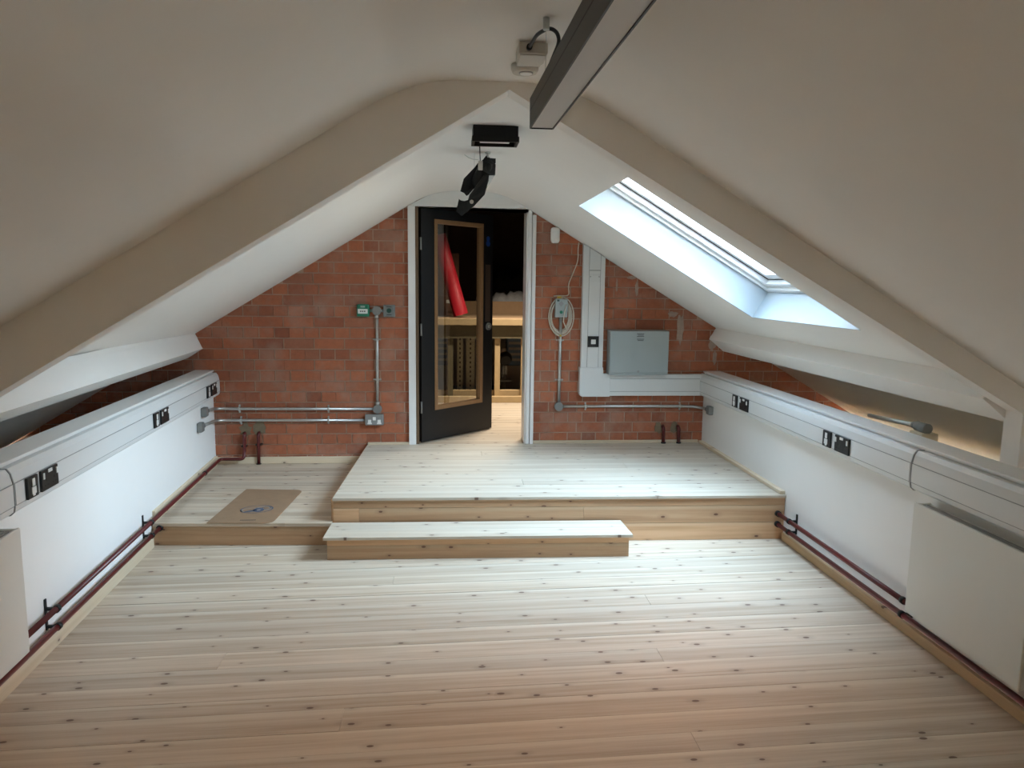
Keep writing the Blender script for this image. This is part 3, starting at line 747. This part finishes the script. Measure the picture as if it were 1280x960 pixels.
# call point and exit button
t = thing('call_point', (-.681, D-.03, 1.358), 'green emergency call point with a white panel beside the door', 'call point')
MB().box(-.731, -.631, D-.045, D-.001, 1.358, 1.457).build('housing', 'green', t, .008)
MB().box(-.722, -.643, D-.048, D-.045, 1.382, 1.420).build('panel', 'white_plastic', t, .002)
for k in (-1, 0, 1): MB().box(-.6825+k*.016-.005, -.6825+k*.016+.005, D-.0488, D-.048, 1.396, 1.406).build('mark', 'matt_black', t)
for z, h in ((1.440, .004), (1.432, .004)): MB().box(-.70, -.664, D-.0458, D-.045, z, z+h).build('lettering', 'pvc', t)
t = thing('exit_button', (-.473, D-.03, 1.357), 'square grey exit switch with a round dark green button beside the door', 'switch')
MB().box(-.520, -.426, D-.042, D-.001, 1.357, 1.454).build('housing', 'cast', t, .006)
MB().cyl((-.473, D-.050, 1.408), (-.473, D-.042, 1.408), .019, 20).build('button', 'dark_green', t)
MB().box(-.493, -.453, D-.0428, D-.042, 1.436, 1.441).build('lettering', 'dark_gap', t)
MB().box(-.493, -.453, D-.0428, D-.042, 1.372, 1.377).build('lettering', 'dark_gap', t)

# right of the door: L-shaped conduit
ct = thing('conduit', (1.5, CY, .615), 'steel conduit running down from the coiled cable and along to the right wall', 'conduit')
b3 = RP(887, 513, .022)
MB().tube([(.932, CY, 1.38), (.930, CY, .62)], CR+.001, 12).build('pipe', 'steel', ct)
MB().tube(fillet([(.945, CY, .617), (1.5, CY, .617), (2.02, CY, .615), (XR-.09, CY, .612), FR(D-.07, .608, .026), FR(b3.y+.06, b3.z, .022)], .06), CR, 12).build('pipe', 'steel', ct)
MB().cyl((.930, D-.036, .617), (.930, D-.001, .617), .037, 20).build('round_box', 'cast', ct)
for z in (1.175, .842): saddle(ct, .931, z, False)
for x in (1.159, 1.974): saddle(ct, x, .616, True)
MB().fbox(FR, b3.y-.036, b3.y+.036, b3.z-.036, b3.z+.036, .001, .042).build('end_box', 'cast', ct, .008)
MB().cyl(FR(b3.y+.036, b3.z, .022), FR(b3.y+.060, b3.z, .022), .021, 12).build('gland_nut', 'cast', ct)
# control box and cable coil
t = thing('control_box', (.934, D-.03, 1.365), 'small grey control box with a green knob inside the cable coil', 'control box')
MB().box(.880, .982, D-.055, D-.001, 1.365, 1.516).build('housing', 'cabinet', t, .005)
MB().cyl((.928, D-.064, 1.408), (.928, D-.055, 1.408), .013, 16).build('knob', 'green', t)
MB().prism([(.905, D-.0555, 1.477), (.928, D-.0555, 1.452), (.951, D-.0555, 1.477), (.928, D-.0555, 1.502)], (0, -.0008, 0)).build('symbol', 'grey_metal', t)
MB().box(.893, .913, D-.0563, D-.055, 1.496, 1.510).build('lamp', 'dark_green', t)
cc = thing('cable_coil', (.93, D-.03, 1.22), 'coil of cream cable hung round the grey control box', 'cable')
mb = MB(); r9 = random.Random(3)
for k in range(6):
    rx, rz, ox, oz = .072+.006*k, .120+.007*k+(.004 if k % 2 else 0), r9.uniform(-.006, .006), r9.uniform(-.003, .003)
    pts = []
    for i in range(41):
        a = 2*math.pi*i/40; y = D-.012-.008*(k % 3)-.012*max(0, math.cos(a)-.5) - (.038 if math.sin(a) < -.0 and False else 0)
        pts.append((.930+ox+rx*math.cos(a)*(1.0-.18*math.sin(a)*0), y, 1.372+oz+rz*math.sin(a)*(1.0 if math.sin(a) > 0 else 1.02)))
    mb.tube(pts, .0048, 8, False)
mb.build('cable_loops', 'cable', cc)
xa, za = W(724, 303, .02); xb, zb = W(711, 371, .02)
MB().tube(fillet([W(724, 303, .02)[0:1]+(D-.012,)+W(724, 303, .02)[1:], (W(722, 312)[0], D-.012, W(722, 312)[1]), (W(722.5, 325)[0], D-.012, W(722.5, 325)[1]), (W(716, 342)[0], D-.012, W(716, 342)[1]), (W(709.5, 356)[0], D-.012, W(709.5, 356)[1]), (W(711.5, 370)[0], D-.014, W(711.5, 370)[1]), (W(700, 370)[0], D-.02, W(700, 369.5)[1]), (W(691.5, 370)[0], D-.02, W(691.5, 370)[1])], .05), .0048, 8).build('cable_tail', 'cable', cc)
mb = MB()
MB().tube([(.968, D-.058, 1.47), (.955, D-.062, 1.40), (.950, D-.05, 1.33), (.985, D-.03, 1.26)], .0048, 8).build('cable_tail', 'cable', cc)
MB().box(.898, .930, D-.045, D-.006, 1.522, 1.536).build('tie', 'yellow', cc, .003)
MB().box(.922, .938, D-.046, D-.006, 1.206, 1.222).build('tie', 'yellow', cc, .003)
# alarm sensor
t = thing('alarm_sensor', (.871, D-.03, 1.965), 'white rounded alarm sensor high on the brick beside the door', 'sensor')
MB().box(.834, .909, D-.045, D-.001, 1.966, 2.096).build('housing', 'white_plastic', t, .022)
MB().cyl((.873, D-.0475, 2.026), (.873, D-.044, 2.026), .008, 12).build('indicator', M['white_plastic'], t)
# big white trunking: riser, corner and horizontal leg
t = thing('cable_trunking', (1.2, D-.03, .71), 'large white L-shaped trunking on the brick wall right of the door', 'trunking')
TX0, TX1 = 1.103, 1.285; TY = D-.060
def vtr(mb, x0, x1, y0, y1, zb): return mb.prism([(x0, y0, zb), (x1, y0, zb), (x1, y0, zr(x1)-.006), (x0, y0, zr(x0)-.006)], (0, y1-y0, 0))
vtr(MB(), TX0, TX1, TY, D-.001, .950).build('riser', 'pvc', t)
vtr(MB(), TX0+.052, TX1-.040, TY-.004, TY-.0005, .952).build('cover_strip', 'pvc', t)
for x in (TX0+.048, TX1-.040): vtr(MB(), x, x+.004, TY-.0018, TY+.001, .952).build('seam', 'pvc_line', t)
MB().box(TX0+.052, TX1-.040, TY-.006, TY-.003, 1.748, 1.755).build('cover_joint', 'pvc_line', t)
MB().box(TX0+.055, TX1-.043, TY-.0065, TY-.003, 1.655, 1.715).build('joint_cover', 'pvc', t, .002)
for x in (TX0+.060, TX1-.050): MB().cyl((x, TY-.008, 1.70), (x, TY-.006, 1.70), .005, 8).build('rivet', 'grey_metal', t)
MB().xz([(1.094, .730), (1.102, .714), (1.118, .706), (1.352, .706), (1.352, .900), (1.294, .900), (1.288, .953), (1.094, .953)], TY-.010, D-.001).build('corner_piece', 'pvc', t, .003)
MB().box(1.352, XR-.001, TY, D-.001, .713, .893).build('horizontal_leg', 'pvc', t, .003)
MB().box(1.353, XR-.058, TY-.004, TY, .752, .855).build('cover_strip', 'pvc', t)
for z in (.748, .855): MB().box(1.353, XR-.058, TY-.002, TY+.001, z, z+.004).build('seam', 'pvc_line', t)
MB().box(XR-.030, XR-.001, TY-.012, D-.001, .709, .897).build('corner_piece', 'pvc', t, .003)
t = thing('data_outlet', (1.199, TY, 1.123), 'black square data outlet with a white centre on the white trunking', 'outlet')
MB().box(1.154, 1.245, TY-.016, TY-.0045, 1.123, 1.213).build('plate', 'black', t, .002)
MB().box(1.180, 1.219, TY-.020, TY-.016, 1.148, 1.186).build('module', 'white_plastic', t, .002)
# cabinet
t = thing('electrical_cabinet', (1.59, D-.06, .90), 'flat grey metal cabinet with a small label, resting on the white trunking', 'cabinet')
MB().box(1.330, 1.826, D-.115, D-.001, .895, 1.262).build('body', 'cabinet', t, .003)
dr2 = MB().box(1.333, 1.823, D-.127, D-.116, .915, 1.260).build('door', 'cabinet', t, .003)
MB().cyl((1.572, D-.133, .928), (1.572, D-.127, .928), .010, 12).build('lock', 'grey_metal', dr2)
lb_ = MB().box(1.546, 1.618, D-.1280, D-.127, 1.172, 1.248).build('label_plate', 'cabinet', dr2)
for i in range(6):
    if i == 3: continue
    MB().box(1.552+(.006 if i % 2 else 0), 1.612-(.004 if i % 2 else 0), D-.1286, D-.1280, 1.236-i*.011, 1.242-i*.011).build('lettering', 'ink', lb_)

# ------------------------------------------------------------------ brown mat with a printed emblem
t = thing('floor_mat', (-1.26, 4.95, Z1), 'brown card mat with a blue printed emblem lying on the low platform', 'mat')
q = [onZ(258, 654.5, Z1), onZ(340, 654.5, Z1), onZ(379, 613, Z1), onZ(308, 612, Z1)]
base_z = Z1+.0006
def matpts(z):
    out = []
    for i in range(4):
        a, b, c = q[i-1], q[i], q[(i+1) % 4]
        rad = {0: .004, 1: .06, 2: .06, 3: .012}[i]
        p0 = b+(a-b).normalized()*rad; p2 = b+(c-b).normalized()*rad
        for k in range(6):
            tt = k/5; r_ = p0*(1-tt)**2+b*2*tt*(1-tt)+p2*tt*tt; out.append((r_.x, r_.y, z))
    return out
MB().prism(matpts(base_z), (0, 0, .004)).build('sheet', 'mat', t)
ey = base_z+.004
def ell(px, py, rx, ry, rot, hole=0.0, n=24, mat='print_blue', h=.0006):
    c = onZ(px, py, ey); mb = MB(); R_ = []
    for i in range(n):
        a = 2*math.pi*i/n; x, y = rx*math.cos(a), ry*math.sin(a)
        R_.append((c.x+x*math.cos(rot)-y*math.sin(rot), c.y+x*math.sin(rot)+y*math.cos(rot)))
    if hole:
        k = [((x-c.x)*hole+c.x, (y-c.y)*hole+c.y) for x, y in R_]
        vs2 = [(x, y, ey+h) for x, y in R_]+[(x, y, ey+h) for x, y in k]
        mb.add(vs2, [(i, (i+1) % n, n+(i+1) % n, n+i) for i in range(n)])
    else: mb.prism([(x, y, ey+.0001) for x, y in R_], (0, 0, h))
    return mb.build('emblem', mat, t)
ell(321, 636.5, .105, .085, .25, .92); ell(315, 637.5, .075, .045, .3, .8, mat='print_grey')
ell(329, 635.5, .055, .045, .2, .7, mat='print_grey'); ell(323, 637.5, .035, .042, .1); ell(323.3, 637.6, .013, .015, 0, mat='print_grey', h=.0010)
ell(313, 638.8, .04, .012, .5); ell(333, 635, .03, .03, 0, .8)
a_, b_ = onZ(300, 650.3, ey), onZ(320, 649.8, ey)
MB().box(a_.x, b_.x, a_.y-.006, a_.y+.006, ey+.0002, ey+.0007).build('printed_line', 'mat_line', t)

# ------------------------------------------------------------------ ceiling fittings
# pendant luminaire
LX, LY0, LY1, LZ = .280, .75, 2.300, 2.105
t = thing('pendant_light', (LX, 1.5, LZ), 'long charcoal linear pendant light with an opal diffuser, unlit', 'lamp')
def lx(y): return LX-.02*(y-2.3)
def lbox(mb, y0, y1, dx0, dx1, z0, z1):
    return mb.hexa([(lx(y0)+dx0, y0, z0), (lx(y0)+dx1, y0, z0), (lx(y1)+dx1, y1, z0), (lx(y1)+dx0, y1, z0), (lx(y0)+dx0, y0, z1), (lx(y0)+dx1, y0, z1), (lx(y1)+dx1, y1, z1), (lx(y1)+dx0, y1, z1)])
LH = .088
lbox(MB(), LY0, LY1, -.036, -.032, LZ, LZ+LH).build('side_profile', 'charcoal', t)
lbox(MB(), LY0, LY1, .032, .036, LZ, LZ+LH).build('side_profile', 'charcoal', t)
lbox(MB(), LY0, LY1, -.032, .032, LZ+LH-.004, LZ+LH).build('top_plate', 'charcoal', t)
lbox(MB(), LY0, LY1, -.0365, -.036, LZ+.050, LZ+.053).build('profile_groove', 'matt_black', t)
for a, b in ((LY0-.002, LY0), (LY1, LY1+.002)): lbox(MB(), a, b, -.036, .036, LZ, LZ+LH).build('end_cap', 'matt_black', t)
lbox(MB(), LY0, LY1-.003, -.032, .032, LZ+.003, LZ+.012).build('diffuser', 'diffuser', t)
wx, wy = onZ(683, 22, FLAT).x, 2.131
for y in (wy, .95):
    MB().cyl((wx, y, LZ+LH), (wx, y, FLAT-.03), .0012, 6).build('suspension_wire', 'steel', t)
    MB().cyl((wx, y, FLAT-.032), (wx, y, FLAT-.0005), .009, 12).build('ceiling_gripper', 'steel', t)
# junction box with the black flex
jb = thing('junction_box', (.255, 2.44, FLAT-.05), 'grey ceiling junction box with black flex to the pendant light', 'junction box')
MB().box(.212, .300, 2.34, 2.445, FLAT-.034, FLAT-.0005).build('box', 'ivory', jb, .003)
MB().box(.216, .296, 2.345, 2.44, FLAT-.038, FLAT-.034).build('lid', 'ivory', jb, .002)
pA = onY(660, 58, 2.348); pB = onY(697, 62, 2.2)
fp = [Vector((.243, 2.342, FLAT-.018)), Vector((.244, 2.315, FLAT-.018)), onY(672, 42, 2.22), onY(687, 34.5, 2.17), onY(696.5, 40, 2.14), onY(699.5, 52, 2.12), Vector((lx(2.1)-.012, 2.10, LZ+LH+.03)), Vector((lx(2.09)-.01, 2.09, LZ+LH))]
MB().tube(fillet(fp, .05, 5), .0055, 10).build('flex', 'black', jb)
MB().cyl((.243, 2.341, FLAT-.018), (.243, 2.325, FLAT-.018), .009, 12).build('gland', 'black', jb)
dt = thing('ceiling_detector', (.262, 2.60, FLAT-.05), 'round ivory detector on the flat ceiling next to the junction box', 'detector')
MB().box(.222, .300, 2.455, 2.53, FLAT-.020, FLAT-.0005).build('mount', 'ivory', dt, .003)
MB().tube([(.255, 2.585, FLAT-.0005), (.255, 2.585, FLAT-.014), (.255, 2.585, FLAT-.026)], [.046, .046, .040], 28).build('disc', 'ivory', dt)
MB().cyl((.259, 2.58, FLAT-.028), (.259, 2.58, FLAT-.026), .024, 24).build('lens_ring', 'grey_metal', dt)
MB().cyl((.259, 2.58, FLAT-.030), (.259, 2.58, FLAT-.028), .020, 24).build('lens', 'white_plastic', dt)
# black emergency luminaire on the ceiling
t = thing('emergency_light', (.218, 3.62, FLAT-.06), 'black box-shaped ceiling light with a pale lens near the hanging spotlight', 'lamp')
MB().box(.115, .325, 3.55, 3.68, FLAT-.052, FLAT-.0005).build('housing', 'matt_black', t, .003)
mb = MB()
for q_ in ((.111, .125, 3.545, 3.685), (.315, .329, 3.545, 3.685), (.125, .315, 3.545, 3.557), (.125, .315, 3.673, 3.685)): mb.box(*q_, FLAT-.075, FLAT-.0505)
mb.build('skirt', 'matt_black', t)
MB().box(.150, .290, 3.585, 3.645, FLAT-.066, FLAT-.0525).build('lens', 'diffuser', t, .003)
# hanging spotlight with barn doors
HYs = 4.28
t = thing('hanging_spotlight', (.19, HYs, 2.02), 'black hanging spotlight with open barn doors above the platform', 'spotlight')
def zp(zx, zy, Y): return onY(560+zx/7.38, 150+zy/7.38, Y)
def plate(name, pts, mat='matt_black', th=.004):
    P = [zp(x, y, HYs+dy) for x, y, dy in pts]
    n_ = (P[1]-P[0]).cross(P[2]-P[0]).normalized()
    return MB().prism(P, n_*th).build(name, mat, t)
hk = onZ(610, 189, FLAT)
MB().cyl((hk.x, HYs, FLAT-.045), (hk.x, HYs, FLAT-.0005), .006, 10).build('ceiling_hook', 'steel', t)
MB().cyl((hk.x, HYs, FLAT-.012), (hk.x, HYs, FLAT-.0005), .016, 14).build('ceiling_hook', 'steel', t)
# lamp housing: a tapered can pointing down and away, with fins
cA, cB = zp(352, 420, HYs+.02), zp(268, 640, HYs+.05)
ax = (cB-cA).normalized()
MB().tube([cA-ax*.02, cA, cA+(cB-cA)*.55, cB], [.030, .038, .046, .050], 20).build('lamp_can', 'matt_black', t)
plate('barn_door', [(350, 330, .0), (385, 356, .0), (437, 360, .03), (437, 400, .03), (430, 408, .03), (437, 415, .03), (432, 512, .03), (385, 512, .0), (320, 470, -.03), (318, 372, -.02)])
plate('barn_door', [(280, 400, .05), (250, 440, .05), (150, 545, .03), (118, 660, .0), (150, 675, -.01), (172, 700, -.02), (190, 690, -.02), (300, 560, .03), (330, 500, .05)])
plate('barn_door', [(330, 512, -.03), (378, 512, -.02), (375, 560, -.02), (352, 640, -.03), (338, 690, -.03), (240, 795, -.05), (186, 738, -.05), (200, 690, -.05)])
plate('barn_door', [(100, 728, -.06), (118, 742, -.06), (150, 748, -.06), (186, 738, -.05), (240, 795, -.05), (190, 835, -.08), (128, 886, -.10), (75, 842, -.10)])
plate('side_flap', [(380, 512, -.01), (432, 512, .03), (352, 640, .0), (345, 650, -.02)], 'grey_metal', .002)
P0 = zp(218, 755, HYs-.055); MB().cyl(P0, P0-Vector((0, .004, 0)), .011, 14).build('rating_label', 'ivory', t)
MB().box(*(sorted((zp(280, 0, HYs-.03).x, zp(322, 0, HYs-.03).x))), HYs-.045, HYs-.030, zp(0, 458, HYs-.03).z, zp(0, 372, HYs-.03).z).build('terminal_block', 'ivory', t, .003)
MB().tube([zp(292, 212, 3.68), zp(294, 300, 4.0), zp(298, 375, HYs-.035)], .0028, 8).build('feed_wire', 'matt_black', t)
MB().tube([zp(280, 366, HYs-.035), zp(230, 362, HYs-.03), zp(190, 348, HYs-.03), zp(152, 320, HYs-.03)], .0016, 6).build('loose_wire', 'steel', t)
MB().tube([Vector((hk.x, HYs, FLAT-.04)), zp(372, 330, HYs+.01), zp(370, 400, HYs+.02)], .004, 8).build('hanger', 'steel', t)
MB().tube([zp(243, 230, HYs+.04), zp(243, 440, HYs+.045)], .0012, 6).build('safety_wire', 'steel', t)

# ------------------------------------------------------------------ conduit fitting in the right eaves
t = thing('eaves_fitting', (2.38, 3.55, .46), 'grey conduit fitting on a cream block behind the right knee wall', 'conduit')
MB().box(2.345, 2.435, 3.44, 3.54, .4605, .925).build('block', 'plaster_eaves', t, .004)
MB().tube([(2.385, 3.455, .948), (2.385, 3.540, .948)], .026, 14).build('end_fitting', 'cast', t)
MB().tube([(2.385, 3.54, .948), (2.385, 3.57, .948)], .018, 14).build('gland_nut', 'cast', t)
MB().tube([(2.385, 3.56, .948), (2.40, 4.0, .918)], .012, 12).build('pipe', 'steel', t)

# ------------------------------------------------------------------ store room beyond the door
BX0, BX1, BY = -3.0, 3.4, 11.2
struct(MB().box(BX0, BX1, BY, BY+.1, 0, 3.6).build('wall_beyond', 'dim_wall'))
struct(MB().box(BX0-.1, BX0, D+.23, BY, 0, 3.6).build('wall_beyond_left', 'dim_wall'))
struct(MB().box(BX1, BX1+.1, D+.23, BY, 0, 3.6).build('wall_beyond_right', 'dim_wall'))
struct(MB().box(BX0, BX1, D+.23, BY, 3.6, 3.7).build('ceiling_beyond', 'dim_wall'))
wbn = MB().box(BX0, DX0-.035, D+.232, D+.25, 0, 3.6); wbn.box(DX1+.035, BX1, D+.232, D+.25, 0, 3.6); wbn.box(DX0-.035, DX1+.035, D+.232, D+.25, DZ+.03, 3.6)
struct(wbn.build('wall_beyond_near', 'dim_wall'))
fb = sroot('floor_beyond', (0, 8, .27))
struct(MB().box(BX0, BX1, D+.25, BY, .20, .274).build('floor_slab', 'dark_gap')).parent = fb
bpy.data.objects['floor_slab'].location -= wpos(fb)
y = D; i = 0
while y < 8.9:
    x0, x1 = (DX0+.001, DX1-.001) if y < D+.22 else (-1.6, 2.4)
    plank('floor_plank', fb, 'pine_floor', (x0, y+.001), (x1, y+.001), (x1, y+.129), (x0, y+.129), .274, .2955); y += .13; i += 1
FYb = 8.30
sd_ = thing('storage_deck', (.7, 9, .296), 'timber storage deck with a plank edge in the room beyond the door', 'deck')
MB().box(-1.6, 2.6, FYb-.03, FYb, 1.168, 1.240).build('edge_plank', 'timber', sd_, .003)
MB().box(-1.6, 2.6, FYb, 10.8, 1.212, 1.238).build('deck_board', 'chip', sd_)
MB().box(-1.6, 2.6, FYb+.02, FYb+.05, 1.02, 1.165).build('fascia', 'olive', sd_)
MB().box(-1.6, 2.6, FYb-.02, FYb+.05, .2965, .365).build('base_rail', 'timber', sd_, .003)
MB().box(-1.6, 2.6, FYb+.12, FYb+.17, .2965, .42).build('base_rail', 'timber', sd_, .003)
for px in (563, 622, 655):
    p = onY(px, 450, FYb+.02); MB().box(p.x-.03, p.x+.03, FYb+.0505, FYb+.11, .2965, 1.212).build('post', 'olive' if px == 563 else 'timber', sd_)
MB().box(-1.6, 2.6, 9.7, 9.73, .2965, 1.21).build('back_board', 'dim_low', sd_)
MB().box(-1.6, 2.6, 9.55, 9.62, 1.2385, 1.40).build('chipboard_upstand', 'chip', sd_)
# things stored under and on the deck
for k, px in enumerate((575, 588)):
    p = onY(px, 450, 8.75); t = thing('slotted_upright', (p.x, 8.75, .2965), ('narrow', 'wide')[k]+' cream perforated steel upright standing under the storage deck', 'upright', 'perforated uprights under the deck')
    wd = .034 if k == 0 else .05
    MB().box(p.x-wd, p.x+wd, 8.75, 8.756, .2965, 1.15).build('web', 'slot', t)
    MB().box(p.x-wd, p.x-wd+.006, 8.756, 8.80, .2965, 1.15).build('flange', 'slot', t)
    for i in range(14): MB().box(p.x-.008, p.x+.008, 8.7485, 8.7505, .36+i*.055, .385+i*.055).build('slot', 'dark_gap', t)
p = onY(633, 470, 8.9)
t = thing('bench_drill', (p.x, 8.9, .2965), 'dark bench drill standing under the storage deck', 'machine')
MB().box(p.x-.13, p.x+.13, 8.78, 9.02, .2965, .34).build('base', 'cast', t, .01)
MB().cyl((p.x-.03, 8.95, .34), (p.x-.03, 8.95, .85), .028, 12).build('column', 'steel', t)
MB().tube([(p.x-.02, 8.98, .72), (p.x-.02, 8.86, .74), (p.x-.02, 8.76, .72)], [.06, .085, .06], 14).build('head', 'matt_black', t)
MB().cyl((p.x-.02, 8.80, .72), (p.x-.02, 8.80, .55), .022, 12).build('chuck', 'cast', t)
MB().box(p.x-.09, p.x+.05, 8.76, 8.92, .47, .49).build('table', 'cast', t, .004)
for k, (px, col, lab) in enumerate(((547, 'grey_blue', 'blue-grey crate under the deck behind the door glass'), (647, 'grey_blue', 'blue-grey crate under the deck beside the white casing'))):
    p = onY(px, 440, 9.4); z0 = .78; t = thing('crate', (p.x, 9.4, .2965), lab, 'crate')
    MB().box(p.x-.15, p.x+.15, 9.32, 9.6, .2965, .60).build('stand', 'dim_low', t)
    MB().box(p.x-.14, p.x+.14, 9.33, 9.58, .6005, .96).build('body', col, t, .01)
    for i in range(4): MB().box(p.x-.12, p.x+.12, 9.326, 9.331, .66+i*.07, .69+i*.07).build('rib', 'dim_low', t)
# red roll leaning on the brown cabinet
p = onY(560, 390, 8.75); z0 = 1.2385
t = thing('brown_cabinet', (p.x-.02, 8.95, z0), 'dark brown wooden cabinet on the storage deck behind the red roll', 'cabinet')
MB().box(p.x-.34, p.x+.13, 9.0, 9.35, z0+.0003, z0+.74).build('carcass', 'brown_box', t, .005)
for i in range(3): MB().box(p.x-.31, p.x+.10, 8.985, 9.0, z0+.05+i*.22, z0+.24+i*.22).build('drawer', 'brown_box', t, .004)
MB().box(p.x-.02, p.x+.05, 8.980, 8.985, z0+.15, z0+.19).build('label_plate', 'ivory', t)
a = onY(576, 388, 8.72); b = onY(548, 294, 8.72)
t = thing('red_roll', (a.x, 8.72, z0), 'red hollow roll leaning behind the door glass on the storage deck', 'roll')
dz_ = z0+.02-a.z; a = Vector((a.x, 8.70, z0+.026)); b = Vector((b.x, 8.72, b.z))
axr = (b-a).normalized(); mb = MB(); mb.tube([a, a+(b-a)*.5, b], [.086, .084, .088], 24, False); mb.tube([b, a+(b-a)*.5, a], [.076, .074, .074], 24, False)
n0 = len(mb.v)
mb.f += [(48+k, 48+(k+1) % 24, 72+(k+1) % 24, 72+k) for k in range(24)]; mb.sm += [False]*24
mb.f += [(k, (k+1) % 24, 120+(k+1) % 24, 120+k) for k in range(24)]; mb.sm += [False]*24
mb.build('tube_wall', 'red', t)
# polythene and bag on the deck
def lump(name, x0, x1, y0, y1, z, h, mat, seed, label, cat):
    r_ = random.Random(seed); nx, ny = 14, 8; mb = MB()
    vs2 = []
    for j in range(ny+1):
        for i in range(nx+1):
            u, v = i/nx, j/ny; e = min(1, 4*min(u, 1-u))**.5*min(1, 4*min(v, 1-v))**.5
            vs2.append((x0+(x1-x0)*u, y0+(y1-y0)*v, z+.0005+h*e*(.7+.3*r_.random())))
    fs = [(j*(nx+1)+i, j*(nx+1)+i+1, (j+1)*(nx+1)+i+1, (j+1)*(nx+1)+i) for j in range(ny) for i in range(nx)]
    mb.add(vs2, fs, True); nb_ = (nx+1)*(ny+1)
    mb.add([(x0, y0, z), (x1, y0, z), (x1, y1, z), (x0, y1, z)], [(3, 2, 1, 0)])
    return tag(mb.build(name, mat), label, cat)
pq = onY(636, 374, 9.0)
MB_t = lump('polythene_sheet', pq.x-.25, pq.x+.42, 9.63, 10.3, 1.2385, .30, 'polythene', 5, 'crumpled clear polythene heaped on the storage deck', 'sheeting')
pq = onY(636, 350, 10.5)
lump('black_bag', pq.x-.5, pq.x+.55, 10.32, 10.78, 1.2385, .62, 'bag', 9, 'slumped black bag behind the polythene on the storage deck', 'bag')
# unseen tall brick building, added to keep low sky off the near floor
ob = thing('sky_blocking_building', (.5, 9, 0), 'unseen tall brick building behind the gable, added to block sky from the roof window', 'building')
MB().box(-9, 10, D+.26, D+.40, 3.75, 8.0).build('front_wall', 'outer_brick', ob)
MB().box(3.65, 10, D+.26, D+.40, -3, 3.75).build('front_wall', 'outer_brick', ob)
MB().box(-9, 10, D+.24, D+.42, 8.0, 8.15).build('parapet_coping', 'cement', ob)
# unseen lit pendant, added behind the camera to warm the near end
t = thing('pendant_light', (.28, -1.4, 2.105), 'unseen lit charcoal linear pendant light, added behind the camera for warm light', 'lamp')
MB().box(.244, .316, -2.1, -.6, 2.117, 2.193).build('profile', 'charcoal', t)
MB().box(.248, .312, -2.095, -.605, 2.105, 2.117).build('diffuser', 'warm_fill', t)
for y in (-1.9, -.8): MB().cyl((.28, y, 2.193), (.28, y, FLAT-.0005), .0012, 6).build('suspension_wire', 'steel', t)
# unseen hanging lamp, added to brighten the store room
ll = thing('store_fill', (.95, 7.6, 3.0), 'unseen batten lamp added to brighten the store room beyond the door', 'lamp')
MB().box(.65, 1.25, 7.57, 7.63, 3.02, 3.06).build('batten', 'white_plastic', ll)
MB().box(.948, .952, 7.598, 7.602, 3.06, 3.6).build('hanger', 'steel', ll)
la = bpy.data.lights.new('store_fill_light', 'AREA'); la.shape = 'RECTANGLE'; la.size = .6; la.size_y = .08; la.spread = math.radians(115); la.energy = 11; la.color = (1, .88, .72)
lo2 = bpy.data.objects.new('store_fill_light', la); C.objects.link(lo2); lo2.parent = ll; lo2.location = (0, 0, .015)
